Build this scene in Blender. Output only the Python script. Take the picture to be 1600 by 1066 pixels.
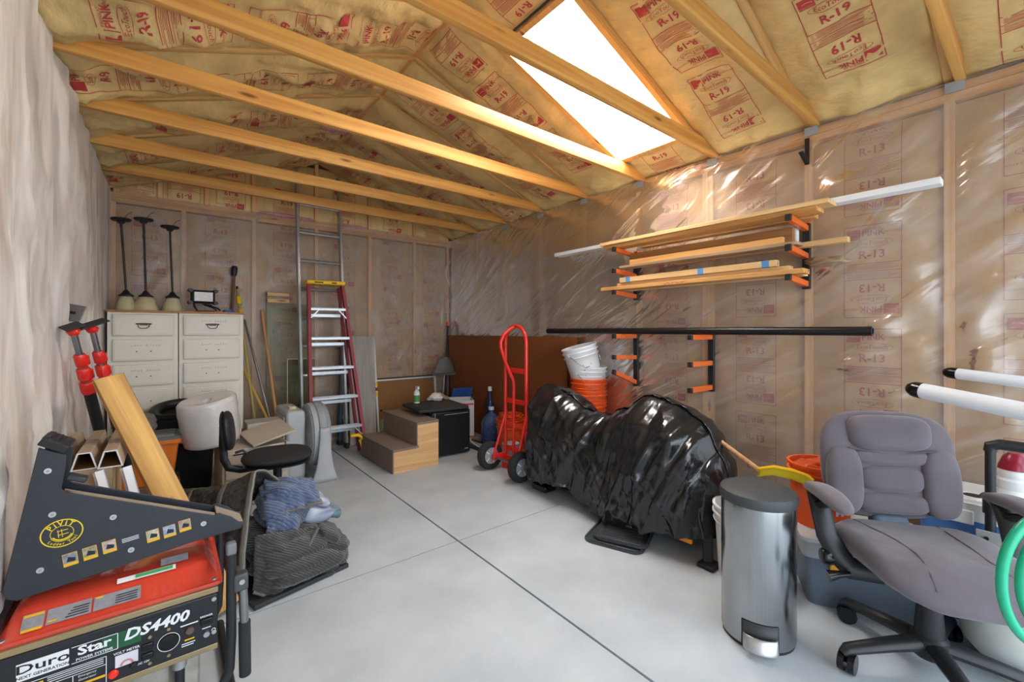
import bpy, bmesh, math, random
from math import sin, cos, pi, radians, sqrt
from mathutils import Vector, Matrix, Euler, noise as mnoise
random.seed(7)
for o in list(bpy.data.objects): bpy.data.objects.remove(o)
SC = bpy.context.scene
COL = SC.collection

# ------------------------------------------------------------------ camera, sky, exposure
CAMH = 1.28; FPX = 672.0; HORIZ = 517.0; YAW = math.atan(537/672.0)
cam = bpy.data.objects.new('camera', bpy.data.cameras.new('camera'))
COL.objects.link(cam)
cam.location = (0, 0, CAMH); cam.rotation_euler = (pi/2, 0, -YAW)
cam.data.sensor_width = 36; cam.data.lens = FPX/1600*36
cam.data.shift_y = -(533-HORIZ)/1600; cam.data.clip_start = 0.05
SC.camera = cam
W = bpy.data.worlds.new('overcast_sky'); SC.world = W; W.use_nodes = True
wn = W.node_tree.nodes; wl = W.node_tree.links
bgn = wn['Background']; bgn.inputs[0].default_value = (0.80, 0.90, 1.0, 1); bgn.inputs[1].default_value = 2.5
SC.view_settings.view_transform = 'Standard'; SC.view_settings.look = 'None'
SC.view_settings.gamma = 1; SC.view_settings.use_curve_mapping = False
SC.view_settings.exposure = 1.12
SC.cycles.use_denoising = True
SC.cycles.max_bounces = 10; SC.cycles.diffuse_bounces = 6; SC.cycles.transparent_max_bounces = 12
SC.cycles.sample_clamp_indirect = 6
def portal(name, loc, rot, sx, sy):                 # sampling portal in an opening the daylight comes through
    L = bpy.data.lights.new(name, 'AREA'); L.shape = 'RECTANGLE'; L.size = sx; L.size_y = sy
    L.cycles.is_portal = True
    o = bpy.data.objects.new(name, L); COL.objects.link(o); o.location = loc; o.rotation_euler = rot
# room: left wall x=XL, right wall x=XR, back wall y=YB, open garage door behind the camera at y=YF
XL, XR, YB, YF = -0.407, 3.077, 5.215, -0.75
XM = (XL+XR)/2; ZP = 2.52; ZE = 2.55; SL = 0.362; ZR = ZE+SL*(XR-XM)
portal('garage_door_portal', (XM, YF-0.02, 1.15), (radians(90), 0, 0), 3.2, 2.25)
SKX0, SKX1, SKY0, SKY1 = 1.66, 2.80, 1.575, 2.135      # skylight opening on the right roof slope

# ------------------------------------------------------------------ pixel -> place helpers (1600x1066 frame)
_S, _C = sin(YAW), cos(YAW)
def ray(u, v):
    r = (u-800)/FPX
    return Vector((_S+_C*r, _C-_S*r, (HORIZ-v)/FPX))
def PZ(u, v, z=0.0):
    d = ray(u, v); t = (z-CAMH)/d.z; return Vector((d.x*t, d.y*t, z))
def PX(u, v, x):
    d = ray(u, v); t = x/d.x; return Vector((x, d.y*t, CAMH+d.z*t))
def PY(u, v, y):
    d = ray(u, v); t = y/d.y; return Vector((d.x*t, y, CAMH+d.z*t))
def PD(u, v, t):
    d = ray(u, v); return Vector((d.x*t, d.y*t, CAMH+d.z*t))

# ------------------------------------------------------------------ materials
MATS = {}
def _new(name):
    m = bpy.data.materials.new(name); m.use_nodes = True
    return m, m.node_tree.nodes, m.node_tree.links, m.node_tree.nodes['Principled BSDF']
def srgb(h):
    h = h.lstrip('#'); c = [int(h[i:i+2], 16)/255 for i in (0, 2, 4)]
    return tuple((x/12.92 if x <= .04045 else ((x+.055)/1.055)**2.4) for x in c)
def mat(name, col, rough=.5, metal=0., var=.12, vs=6., bump=0., bs=60., spec=.5, coat=0., col2=None, scale=(1, 1, 1), detail=4., trans=0., ior=1.45, alpha=1., sheen=0., dirt=0., bdist=.01):
    if name in MATS: return MATS[name]
    if isinstance(col, str): col = srgb(col)
    m, n, l, b = _new(name)
    b.inputs['Roughness'].default_value = rough; b.inputs['Metallic'].default_value = metal
    b.inputs['Specular IOR Level'].default_value = spec; b.inputs['Coat Weight'].default_value = coat
    b.inputs['Transmission Weight'].default_value = trans; b.inputs['IOR'].default_value = ior
    b.inputs['Alpha'].default_value = alpha; b.inputs['Sheen Weight'].default_value = sheen
    tc = n.new('ShaderNodeTexCoord'); mp = n.new('ShaderNodeMapping'); mp.inputs['Scale'].default_value = scale
    l.new(tc.outputs['Object'], mp.inputs[0])
    if var or col2:
        nz = n.new('ShaderNodeTexNoise'); nz.inputs['Scale'].default_value = vs; nz.inputs['Detail'].default_value = detail
        l.new(mp.outputs[0], nz.inputs['Vector'])
        cr = n.new('ShaderNodeValToRGB'); cr.color_ramp.elements[0].position = .3; cr.color_ramp.elements[1].position = .7
        if col2 is not None:
            if isinstance(col2, str): col2 = srgb(col2)
            a, c = col, col2
        else:
            a = tuple(x*(1-var) for x in col); c = tuple(min(1, x*(1+var)) for x in col)
        cr.color_ramp.elements[0].color = (*a, 1); cr.color_ramp.elements[1].color = (*c, 1)
        l.new(nz.outputs['Fac'], cr.inputs[0]); l.new(cr.outputs[0], b.inputs['Base Color'])
        if dirt:
            nr = n.new('ShaderNodeMapRange'); nr.inputs['To Min'].default_value = max(.02, rough-dirt); nr.inputs['To Max'].default_value = min(1, rough+dirt)
            l.new(nz.outputs['Fac'], nr.inputs[0]); l.new(nr.outputs[0], b.inputs['Roughness'])
    else:
        b.inputs['Base Color'].default_value = (*col, 1)
    if bump:
        bz = n.new('ShaderNodeTexNoise'); bz.inputs['Scale'].default_value = bs; bz.inputs['Detail'].default_value = 5
        l.new(mp.outputs[0], bz.inputs['Vector'])
        bp = n.new('ShaderNodeBump'); bp.inputs['Strength'].default_value = bump; bp.inputs['Distance'].default_value = bdist
        l.new(bz.outputs['Fac'], bp.inputs['Height']); l.new(bp.outputs[0], b.inputs['Normal'])
    MATS[name] = m; return m
def wood(name, axis, c1, c2, rough=.6, knots=True, fine=1.0):
    """softwood with the grain along object axis 0/1/2, a little different from piece to piece"""
    if name in MATS: return MATS[name]
    if isinstance(c1, str): c1 = srgb(c1)
    if isinstance(c2, str): c2 = srgb(c2)
    m, n, l, b = _new(name); b.inputs['Roughness'].default_value = rough
    tc = n.new('ShaderNodeTexCoord'); mp = n.new('ShaderNodeMapping'); oi = n.new('ShaderNodeObjectInfo')
    sc = [26*fine]*3; sc[axis] = 1.1*fine; mp.inputs['Scale'].default_value = sc
    va = n.new('ShaderNodeVectorMath'); va.operation = 'ADD'; l.new(tc.outputs['Object'], va.inputs[0])
    mu = n.new('ShaderNodeMath'); mu.operation = 'MULTIPLY'; mu.inputs[1].default_value = 37; l.new(oi.outputs['Random'], mu.inputs[0])
    l.new(mu.outputs[0], va.inputs[1]); l.new(va.outputs[0], mp.inputs[0])
    nz = n.new('ShaderNodeTexNoise'); nz.inputs['Scale'].default_value = 1; nz.inputs['Detail'].default_value = 5; nz.inputs['Distortion'].default_value = .6
    l.new(mp.outputs[0], nz.inputs['Vector'])
    cr = n.new('ShaderNodeValToRGB'); cr.color_ramp.elements[0].position = .32; cr.color_ramp.elements[1].position = .68
    cr.color_ramp.elements[0].color = (*c1, 1); cr.color_ramp.elements[1].color = (*c2, 1)
    l.new(nz.outputs['Fac'], cr.inputs[0]); out = cr.outputs[0]
    if knots:
        m2 = n.new('ShaderNodeMapping'); s2 = [9]*3; s2[axis] = 2.2; m2.inputs['Scale'].default_value = s2
        l.new(va.outputs[0], m2.inputs[0])
        vo = n.new('ShaderNodeTexVoronoi'); vo.inputs['Scale'].default_value = 1; l.new(m2.outputs[0], vo.inputs['Vector'])
        k = n.new('ShaderNodeMapRange'); k.inputs['From Min'].default_value = .05; k.inputs['From Max'].default_value = .13
        k.inputs['To Min'].default_value = 1; k.inputs['To Max'].default_value = 0; l.new(vo.outputs['Distance'], k.inputs[0])
        mx = n.new('ShaderNodeMix'); mx.data_type = 'RGBA'; l.new(k.outputs[0], mx.inputs[0]); l.new(out, mx.inputs[6])
        mx.inputs[7].default_value = (c1[0]*.35, c1[1]*.28, c1[2]*.22, 1); out = mx.outputs[2]
    hs = n.new('ShaderNodeHueSaturation'); mr = n.new('ShaderNodeMapRange'); mr.inputs['To Min'].default_value = .82; mr.inputs['To Max'].default_value = 1.12
    l.new(oi.outputs['Random'], mr.inputs[0]); l.new(mr.outputs[0], hs.inputs['Value']); l.new(out, hs.inputs['Color'])
    l.new(hs.outputs[0], b.inputs['Base Color'])
    bp = n.new('ShaderNodeBump'); bp.inputs['Strength'].default_value = .15; bp.inputs['Distance'].default_value = .004
    l.new(nz.outputs['Fac'], bp.inputs['Height']); l.new(bp.outputs[0], b.inputs['Normal'])
    MATS[name] = m; return m
def film(name, base, spec_rough, milk, edge, bump=.5, scale=(3, 3, 3), see=(.95, .93, .90), gloss_rough=.14, shine=.5, detail=3, rot=0., mvar=.25):
    """thin wrinkled polyethylene sheet: clear head-on, milky at grazing angles as real film is"""
    m, n, l, b = _new(name)
    b.inputs['Base Color'].default_value = (*base, 1); b.inputs['Roughness'].default_value = spec_rough
    b.inputs['Specular IOR Level'].default_value = .65
    tc = n.new('ShaderNodeTexCoord'); mr_ = n.new('ShaderNodeMapping'); mr_.inputs['Rotation'].default_value = (rot, 0, 0); l.new(tc.outputs['Object'], mr_.inputs[0])
    mp = n.new('ShaderNodeMapping'); mp.inputs['Scale'].default_value = scale
    l.new(mr_.outputs[0], mp.inputs[0])
    nz = n.new('ShaderNodeTexNoise'); nz.inputs['Scale'].default_value = 1.6; nz.inputs['Detail'].default_value = detail; nz.inputs['Distortion'].default_value = 1.0; nz.inputs['Roughness'].default_value = .55
    l.new(mp.outputs[0], nz.inputs['Vector'])
    bp = n.new('ShaderNodeBump'); bp.inputs['Strength'].default_value = bump; bp.inputs['Distance'].default_value = .05
    l.new(nz.outputs['Fac'], bp.inputs['Height']); l.new(bp.outputs[0], b.inputs['Normal'])
    tr = n.new('ShaderNodeBsdfTransparent'); tr.inputs[0].default_value = (*see, 1)
    lw = n.new('ShaderNodeLayerWeight'); lw.inputs['Blend'].default_value = .35; l.new(bp.outputs[0], lw.inputs['Normal'])
    mr = n.new('ShaderNodeMapRange'); mr.inputs['To Min'].default_value = milk; mr.inputs['To Max'].default_value = edge
    l.new(lw.outputs['Facing'], mr.inputs[0])
    n2 = n.new('ShaderNodeTexNoise'); n2.inputs['Scale'].default_value = 3.4; n2.inputs['Detail'].default_value = 3; n2.inputs['Distortion'].default_value = .8; l.new(mp.outputs[0], n2.inputs['Vector'])
    mv = n.new('ShaderNodeMapRange'); mv.inputs['From Min'].default_value = .3; mv.inputs['From Max'].default_value = .7; mv.inputs['To Min'].default_value = -mvar; mv.inputs['To Max'].default_value = mvar; l.new(n2.outputs['Fac'], mv.inputs[0])
    ad = n.new('ShaderNodeMath'); ad.operation = 'ADD'; ad.use_clamp = True; l.new(mr.outputs[0], ad.inputs[0]); l.new(mv.outputs[0], ad.inputs[1])      # cloudy streaks: part creased film, part stand-in for highlights on it
    mx = n.new('ShaderNodeMixShader'); l.new(ad.outputs[0], mx.inputs[0]); l.new(tr.outputs[0], mx.inputs[1]); l.new(b.outputs[0], mx.inputs[2])
    gl = n.new('ShaderNodeBsdfGlossy'); gl.inputs['Roughness'].default_value = gloss_rough; l.new(bp.outputs[0], gl.inputs['Normal'])
    fr = n.new('ShaderNodeFresnel'); fr.inputs['IOR'].default_value = 1.7; l.new(bp.outputs[0], fr.inputs['Normal'])
    fm = n.new('ShaderNodeMath'); fm.operation = 'MULTIPLY'; fm.inputs[1].default_value = shine; l.new(fr.outputs[0], fm.inputs[0])
    m2 = n.new('ShaderNodeMixShader'); l.new(fm.outputs[0], m2.inputs[0]); l.new(mx.outputs[0], m2.inputs[1]); l.new(gl.outputs[0], m2.inputs[2])
    l.new(m2.outputs[0], n['Material Output'].inputs['Surface'])
    MATS[name] = m; return m

# ------------------------------------------------------------------ mesh builder
def frame_of(z, up=None):
    z = Vector(z).normalized(); a = Vector(up) if up is not None else (Vector((0, 0, 1)) if abs(z.z) < .95 else Vector((1, 0, 0)))
    x = a.cross(z).normalized(); y = z.cross(x); return x, y, z
def TRS(loc=(0, 0, 0), rot=(0, 0, 0), s=(1, 1, 1)):
    return Matrix.LocRotScale(Vector(loc), Euler(rot), Vector(s))
class MB:
    def __init__(self): self.v = []; self.f = []
    def add(self, vs, fs, M=None):
        k = len(self.v)
        for p in vs:
            p = Vector(p); self.v.append(M @ p if M is not None else p)
        self.f += [tuple(i+k for i in q) for q in fs]; return self
    def box(self, c, s, M=None, rot=None):
        x, y, z = s[0]/2, s[1]/2, s[2]/2
        vs = [Vector((i*x, j*y, k*z)) for k in (-1, 1) for j in (-1, 1) for i in (-1, 1)]
        if rot: R = Euler(rot).to_matrix(); vs = [R @ p for p in vs]
        vs = [p+Vector(c) for p in vs]
        return self.add(vs, [(0, 2, 3, 1), (4, 5, 7, 6), (0, 1, 5, 4), (2, 6, 7, 3), (0, 4, 6, 2), (1, 3, 7, 5)], M)
    def mm(self, a, b, M=None):
        return self.box([(p+q)/2 for p, q in zip(a, b)], [abs(q-p) for p, q in zip(a, b)], M)
    def bar(self, p0, p1, w, h, up=None):
        """box from p0 to p1, w across, h along up"""
        p0, p1 = Vector(p0), Vector(p1); x, y, z = frame_of(p1-p0, up)
        vs = [p+x*(i*w/2)+y*(j*h/2) for p in (p0, p1) for j in (-1, 1) for i in (-1, 1)]
        return self.add(vs, [(0, 2, 3, 1), (4, 5, 7, 6), (0, 1, 5, 4), (2, 6, 7, 3), (0, 4, 6, 2), (1, 3, 7, 5)])
    def cyl(self, p0, p1, r0, r1=None, n=16, cap=True):
        r1 = r0 if r1 is None else r1
        p0, p1 = Vector(p0), Vector(p1); x, y, z = frame_of(p1-p0)
        vs = [p+x*(r*cos(2*pi*i/n))+y*(r*sin(2*pi*i/n)) for p, r in ((p0, r0), (p1, r1)) for i in range(n)]
        fs = [(i, (i+1) % n, n+(i+1) % n, n+i) for i in range(n)]
        if cap: fs += [tuple(range(n))[::-1], tuple(range(n, 2*n))]
        return self.add(vs, fs)
    def tube(self, pts, r, n=8, closed=False, cap=True, sy=1.0, up=None):
        pts = [Vector(p) for p in pts]; N = len(pts); rs = r if isinstance(r, (list, tuple)) else [r]*N
        T = []
        for i in range(N):
            a = pts[(i-1) % N] if (closed or i > 0) else pts[i]; b = pts[(i+1) % N] if (closed or i < N-1) else pts[i]
            T.append((b-a).normalized())
        x, y, z = frame_of(T[0], up); vs = []
        for i in range(N):
            if i: 
                ax = T[i-1].cross(T[i])
                if ax.length > 1e-6:
                    R = Matrix.Rotation(T[i-1].angle(T[i]), 3, ax.normalized()); x = R @ x; y = R @ y
            vs += [pts[i]+x*(rs[i]*cos(2*pi*k/n))+y*(rs[i]*sy*sin(2*pi*k/n)) for k in range(n)]
        fs = []
        for i in range(N if closed else N-1):
            j = (i+1) % N
            fs += [(i*n+k, i*n+(k+1) % n, j*n+(k+1) % n, j*n+k) for k in range(n)]
        if cap and not closed: fs += [tuple(range(n))[::-1], tuple(range((N-1)*n, N*n))]
        return self.add(vs, fs)
    def lathe(self, prof, n=24, M=None, sx=1., sy=1.):
        k = len(prof)
        vs = [(r*cos(2*pi*i/n)*sx, r*sin(2*pi*i/n)*sy, z) for r, z in prof for i in range(n)]
        fs = [(j*n+i, j*n+(i+1) % n, (j+1)*n+(i+1) % n, (j+1)*n+i) for j in range(k-1) for i in range(n)]
        if prof[0][0] > 1e-6: fs.append(tuple(range(n))[::-1])
        if prof[-1][0] > 1e-6: fs.append(tuple(range((k-1)*n, k*n)))
        return self.add(vs, fs, M)
    def openlathe(self, prof, n=24, M=None):
        k = len(prof)
        vs = [(r*cos(2*pi*i/n), r*sin(2*pi*i/n), z) for r, z in prof for i in range(n)]
        return self.add(vs, [(j*n+i, j*n+(i+1) % n, (j+1)*n+(i+1) % n, (j+1)*n+i) for j in range(k-1) for i in range(n)], M)
    def prism(self, poly, z0, z1, M=None):
        n = len(poly); vs = [(x, y, z0) for x, y in poly]+[(x, y, z1) for x, y in poly]
        return self.add(vs, [tuple(range(n))[::-1], tuple(range(n, 2*n))]+[(i, (i+1) % n, n+(i+1) % n, n+i) for i in range(n)], M)
    def grid(self, fn, nu, nv, closeu=False, flip=False):
        w = nu if closeu else nu+1
        vs = [fn(i/nu, j/nv) for j in range(nv+1) for i in range(w)]
        fs = [(j*w+i, j*w+(i+1) % w, (j+1)*w+(i+1) % w, (j+1)*w+i) for j in range(nv) for i in range(nu)]
        if flip: fs = [q[::-1] for q in fs]
        return self.add(vs, fs)
    def sphere(self, c, r, n=14, m=8, s=(1, 1, 1)):
        prof = [(max(0, sin(pi*j/m)), -cos(pi*j/m)) for j in range(m+1)]
        vs = []; c = Vector(c)
        for q, z in prof: vs += [c+Vector((q*r*s[0]*cos(2*pi*i/n), q*r*s[1]*sin(2*pi*i/n), z*r*s[2])) for i in range(n)]
        return self.add(vs, [(j*n+i, j*n+(i+1) % n, (j+1)*n+(i+1) % n, (j+1)*n+i) for j in range(m) for i in range(n)])
    def build(self, name, m, parent=None, smooth=True, bevel=0., solid=0., sub=0, loc=None, rot=None, seg=2, ang=40, kind=None, label=None, origin=None, fix=True):
        if origin is not None:
            origin = Vector(origin); self.v = [p-origin for p in self.v]; loc = origin
        me = bpy.data.meshes.new(name); me.from_pydata([tuple(p) for p in self.v], [], self.f)
        if fix:
            bm = bmesh.new(); bm.from_mesh(me); bmesh.ops.remove_doubles(bm, verts=bm.verts, dist=1e-5)
            bmesh.ops.recalc_face_normals(bm, faces=bm.faces); bm.to_mesh(me); bm.free()
        if smooth:
            me.shade_smooth(); me.set_sharp_from_angle(angle=radians(ang))
        for q in (m if isinstance(m, (list, tuple)) else [m]): me.materials.append(q)
        o = bpy.data.objects.new(name, me); COL.objects.link(o)
        if parent is not None: o.parent = parent
        if loc is not None: o.location = loc
        if rot is not None: o.rotation_euler = rot
        if solid:
            q = o.modifiers.new('solid', 'SOLIDIFY'); q.thickness = solid; q.offset = 0
        if bevel:
            q = o.modifiers.new('bevel', 'BEVEL'); q.width = bevel; q.segments = seg; q.limit_method = 'ANGLE'; q.angle_limit = radians(35)
            me.shade_smooth(); 
        if sub:
            q = o.modifiers.new('sub', 'SUBSURF'); q.levels = sub; q.render_levels = sub
        if kind: o['kind'] = kind
        if label: o['label'] = label
        return o
def tag(o, label, cat, group=None, kind=None):
    o['label'] = label; o['category'] = cat
    if group: o['group'] = group
    if kind: o['kind'] = kind
    return o
def thing(name, label, cat, loc=(0, 0, 0), rz=0., rot=None, group=None):
    o = bpy.data.objects.new(name, None); COL.objects.link(o); o.empty_display_size = .05
    o.location = loc; o.rotation_euler = rot if rot is not None else (0, 0, rz)
    return tag(o, label, cat, group)
def copy_tree(o, parent=None):
    c = o.copy(); COL.objects.link(c)
    if parent is not None: c.parent = parent
    for ch in list(o.children): copy_tree(ch, c)
    return c
def struct(o): o['kind'] = 'structure'; return o
_KIDS = {}
def rnd(a, b): return random.uniform(a, b)
def nz3(x, y, z=0.): return mnoise.noise(Vector((x, y, z)))
def fbm(x, y, z=0., o=4): return mnoise.fractal(Vector((x, y, z)), 1.0, 2.0, o)

# lettering as flat polygons (x right, y up), centred
_TXT = {}
def text2d(s, size, bold=0., shear=0., sx=1.0, align='CENTER', res=2):
    key = (s, bold, shear, align, res)
    if key not in _TXT:
        cu = bpy.data.curves.new('txt', 'FONT'); cu.body = s; cu.size = 1; cu.resolution_u = res; cu.offset = bold; cu.shear = shear
        cu.align_x = align; cu.align_y = 'CENTER'
        ob = bpy.data.objects.new('txt', cu); me = ob.to_mesh()
        _TXT[key] = ([(v.co.x, v.co.y) for v in me.vertices], [tuple(p.vertices) for p in me.polygons])
        ob.to_mesh_clear(); bpy.data.objects.remove(ob); bpy.data.curves.remove(cu)
    vs, fs = _TXT[key]
    return [(x*size*sx, y*size) for x, y in vs], fs
class Flat:
    """2D print collected as polygons, then laid on a surface"""
    def __init__(self): self.v = []; self.f = []
    def add(self, vs, fs, dx=0, dy=0, rot=0.):
        k = len(self.v); c, s = cos(rot), sin(rot)
        self.v += [(x*c-y*s+dx, x*s+y*c+dy) for x, y in vs]; self.f += [tuple(i+k for i in q) for q in fs]; return self
    def text(self, s, size, x, y, rot=0., **kw):
        vs, fs = text2d(s, size, **kw); return self.add(vs, fs, x, y, rot)
    def rect(self, x0, y0, x1, y1):
        return self.add([(x0, y0), (x1, y0), (x1, y1), (x0, y1)], [(0, 1, 2, 3)])
    def line(self, x0, y0, x1, y1, w, step=.04):
        d = math.hypot(x1-x0, y1-y0); n = max(1, int(d/step)); nx, ny = -(y1-y0)/d*w/2, (x1-x0)/d*w/2
        vs = []
        for i in range(n+1):
            t = i/n; x, y = x0+(x1-x0)*t, y0+(y1-y0)*t; vs += [(x+nx, y+ny), (x-nx, y-ny)]
        return self.add(vs, [(2*i, 2*i+1, 2*i+3, 2*i+2) for i in range(n)])
    def ring(self, x, y, rx, ry, w, n=28, a0=0., a1=2*pi):
        vs = []
        for i in range(n+1):
            a = a0+(a1-a0)*i/n; vs += [(x+rx*cos(a), y+ry*sin(a)), (x+(rx-w)*cos(a), y+(ry-w)*sin(a))]
        return self.add(vs, [(2*i, 2*i+1, 2*i+3, 2*i+2) for i in range(n)])
    def disc(self, x, y, rx, ry, n=20):
        return self.add([(x+rx*cos(2*pi*i/n), y+ry*sin(2*pi*i/n)) for i in range(n)], [tuple(range(n))])
    def build(self, name, m, parent, M, fn=None):
        b = MB(); b.add([(fn(x, y) if fn else (x, y, 0)) for x, y in self.v], self.f, M)
        return b.build(name, m, parent, smooth=False, fix=False)
# ================================================================== THE ROOM
m_conc = mat('concrete', '#a4abb1', .62, var=0, col2='#b6bdc2', vs=3.0, bump=.10, bs=90, detail=9, spec=.35)
m_joint = mat('joint_dark', '#2c2c2c', .9, var=.1)
m_osb = mat('sheathing', '#7a5c38', .85, var=.2, vs=12)
m_kraft = mat('kraft_paper_wall', '#b39266', .7, var=.10, vs=7, bump=.25, bs=9)
m_kraft2 = mat('kraft_paper_roof', '#d4b67a', .55, var=.14, vs=4, bump=.7, bs=5.5, scale=(1.8, 1, 1), bdist=.035)
m_ink = mat('red_ink', '#b4383c', .6, var=.08); m_ink13 = mat('faded_red_ink', '#9c4a48', .65, var=.08)
m_pinkfib = mat('pink_fibre', '#c98f92', .95, var=.15, vs=30, bump=.6, bs=80)
m_foil = mat('grey_tape', '#9a9ea2', .45, var=.08)
WC = ('#b57a3a', '#d9a765')
m_wx = wood('lumber_x', 0, '#bd7f38', '#dba556'); m_wy = wood('lumber_y', 1, *WC); m_wz = wood('lumber_z', 2, '#c9975c', '#e2b886'); m_wr = wood('lumber_rafter', 0, '#c2924e', '#dfb878')
m_filmR = film('plastic_film_side', (.84, .81, .79), .35, .17, .54, .60, (1.5, .55, 2.6), gloss_rough=.24, shine=.85, see=(.97, .96, .94), rot=.55, mvar=.10)
m_filmB = film('plastic_film_back', (.68, .64, .62), .4, .22, .52, .30, (2.0, 2, 1.2), gloss_rough=.28, shine=.3, detail=2, mvar=.12)
m_filmL = film('plastic_film_left', (.95, .93, .90), .45, .45, .95, .60, (2., 1.7, .5), gloss_rough=.30, shine=.2, detail=3, mvar=.34)
m_white = mat('white_board', '#e6e7e8', .5, var=.03)
m_dry = mat('shaft_white', '#eeeeec', .7, var=.02)

# ---- floor: slabs parted by saw-cut joints
fl = struct(MB().mm((XL-.2, YF-.1, -.14), (XR+.2, YB+.2, -.04)).build('floor', m_joint, smooth=False))
JX = 1.379; JY = [2.252, 4.25, .2]
ys = [YF-.1, 2.252, YB+.1]
for (x0, x1) in ((XL-.1, JX), (JX, XR+.1)):
    for a, b in zip(ys, ys[1:]):
        g = .006; h_ = .0035
        MB().mm((x0+(g if x0 > 0 else 0), a+h_, -.04), (x1-(g if x1 < 2 else 0), b-h_, 0)).build('slab', m_conc, fl, smooth=False)
m_drive = mat('bounce_driveway', '#c4c4c0', .8, var=.08, vs=3)
struct(MB().mm((-7, -9, -.16), (9, YF-.1, -.03)).build('bounce_driveway', m_drive, smooth=False))  # unseen ground outside, added to bounce daylight in through the door

# ---- prints on the paper facing
def label_print(rv):
    F = Flat(); w, h = .125, .26; lw = .0035
    for a in ((-w, -h, w, -h), (-w, h, w, h), (-w, -h, -w, h), (w, -h, w, h), (-w, .045, w, .045), (-w, -.045, w, -.045), (-w, 0, w, 0)):
        F.line(*a, lw)
    for k in range(5):                                   # small print in the middle
        F.line(-w+.012, .037-k*.0066, w-.012-.02*(k % 3), .037-k*.0066, .0022, .08)
        F.line(-w+.012, -.009-k*.0066, w-.012-.015*((k+1) % 3), -.009-k*.0066, .0022, .08)
    for s in (1, -1):
        r = 0 if s > 0 else pi
        def at(x, y): return (x*s, y*s)
        x0, y0 = at(-.083, .212); vs = [(-.032, -.028), (.032, -.028), (.032, .028), (-.032, .028)]
        F.add(vs, [(0, 1, 2, 3)], x0, y0, r)
        F.text('PINK', .046, *at(.005, .213), r, bold=.02)
        F.text('FIBERGLAS', .018, *at(.0, .238), r)
        F.text('INSULATION', .016, *at(.082, .213), r)
        F.text('EcoTouch', .034, *at(0, .158), r, shear=.15)
        F.ring(*at(0, .158), .092, .024, .0022)
        F.text(rv, .062, *at(0, .093), r, bold=.02)
    return F
PRINT = {k: label_print(k) for k in ('R-19', 'R-13')}
LOGO = Flat().ring(-.083, .200, .03, .018, .003, 10, .5, 2.2).text('OWENS CORNING', .0075, -.083, .194).ring(.083, -.200, .03, .018, .003, 10, 3.6, 5.3)
def batt(parent, org, ax_s, ax_t, nrm, w, L, bulge, rv, m, seed, t0=.3, pitch=.585, kink=.0, skip=None, ms=10, mt=None, off=0.):
    """paper faced batt: s across (-w/2..w/2), t along (0..L), bulging along nrm; print follows the paper"""
    org, ax_s, ax_t, nrm = Vector(org), Vector(ax_s), Vector(ax_t), Vector(nrm)
    mt = mt or max(6, int(L/.07))
    H = [[0]*(ms+1) for _ in range(mt+1)]
    for j in range(mt+1):
        for i in range(ms+1):
            s = i/ms*2-1; t = j/mt; y = t*L
            e = (1-abs(s)**4)*min(1, (t*L)/.08+.05, ((1-t)*L)/.08+.05)
            H[j][i] = e*(bulge+kink*fbm(s*1.1+seed*3.1, y*2.2, seed*1.7, 3)+kink*.55*abs(fbm(s*2.0+y*1.5+seed, y*6.5-s*1.2, seed*2.3, 3))*(1.4 if ms > 12 else 0))
    def hh(s, t):
        a = min(max((s/w+.5)*ms, 0), ms-1e-6); b = min(max(t/L*mt, 0), mt-1e-6)
        i, j = int(a), int(b); a -= i; b -= j
        return (H[j][i]*(1-a)+H[j][i+1]*a)*(1-b)+(H[j+1][i]*(1-a)+H[j+1][i+1]*a)*b
    def P(s, t, o=0.): return org+ax_s*s+ax_t*t+nrm*(hh(s, t)+o)
    b = MB().grid(lambda u, v: P((u-.5)*w, v*L), ms, mt)
    o = b.build('batt', m, parent, ang=180)
    F = Flat(); G = Flat(); t = t0; any_ = False
    while t < L-.05:
        for src, dst in ((PRINT[rv], F), (LOGO, G)):
            k = len(dst.v); ok = [0 < y+t < L for x, y in src.v]
            dst.v += [(x+off, min(max(y+t, .012), L-.012)) for x, y in src.v]
            dst.f += [tuple(i+k for i in q) for q in src.f if all(ok[i] for i in q)]
        t += pitch
    if F.f:
        F.build('print', m_ink if rv == 'R-19' else m_ink13, o, None, lambda x, y: P(x, y, .003))
        G.build('print_detail', m, o, None, lambda x, y: P(x, y, .0042))
    return o

# ---- side wall on the right: sheathing, studs, batts, film
STY = [.318+.613*k for k in range(-2, 8)]
wr = struct(MB().mm((XR+.095, YF, 0), (XR+.115, YB+.12, ZP)).build('wall_right', m_osb, smooth=False))
def stud(p, w, d, z0, z1, parent, m=None):
    return MB().mm((-w/2, -d/2, 0), (w/2, d/2, z1-z0)).build('stud', m or m_wz, parent, loc=(p[0], p[1], z0), smooth=False)
for y in STY: stud((XR+.046, y), .089, .038, .04, ZP-.085, wr)
stud((XR+.046, YB-.02), .089, .038, .04, ZP-.085, wr); stud((XR+.046, 1.544+.039), .089, .038, .04, ZP-.085, wr)
MB().mm((0, YF, 0), (.089, YB, .04)).build('bottom_plate', m_wy, wr, loc=(XR+.002, 0, 0), smooth=False)
for z in (ZP-.085, ZP-.042): MB().mm((0, YF, 0), (.089, YB, .04)).build('top_plate', m_wy, wr, loc=(XR+.002, 0, z), smooth=False)
for k, (a, b) in enumerate(zip(STY, STY[1:]+[YB])):
    batt(wr, (XR+.034, (a+b)/2, .045), (0, -1, 0), (0, 0, 1), (-1, 0, 0), b-a-.04, ZP-.14, .026, 'R-13', m_kraft, k, t0=.30+(.12 if k % 2 else .0)+.05*(k % 3), kink=.006, off=.0, ms=6, mt=24)
def rmin(y, L): return min(abs(y-s) for s in L)
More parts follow.
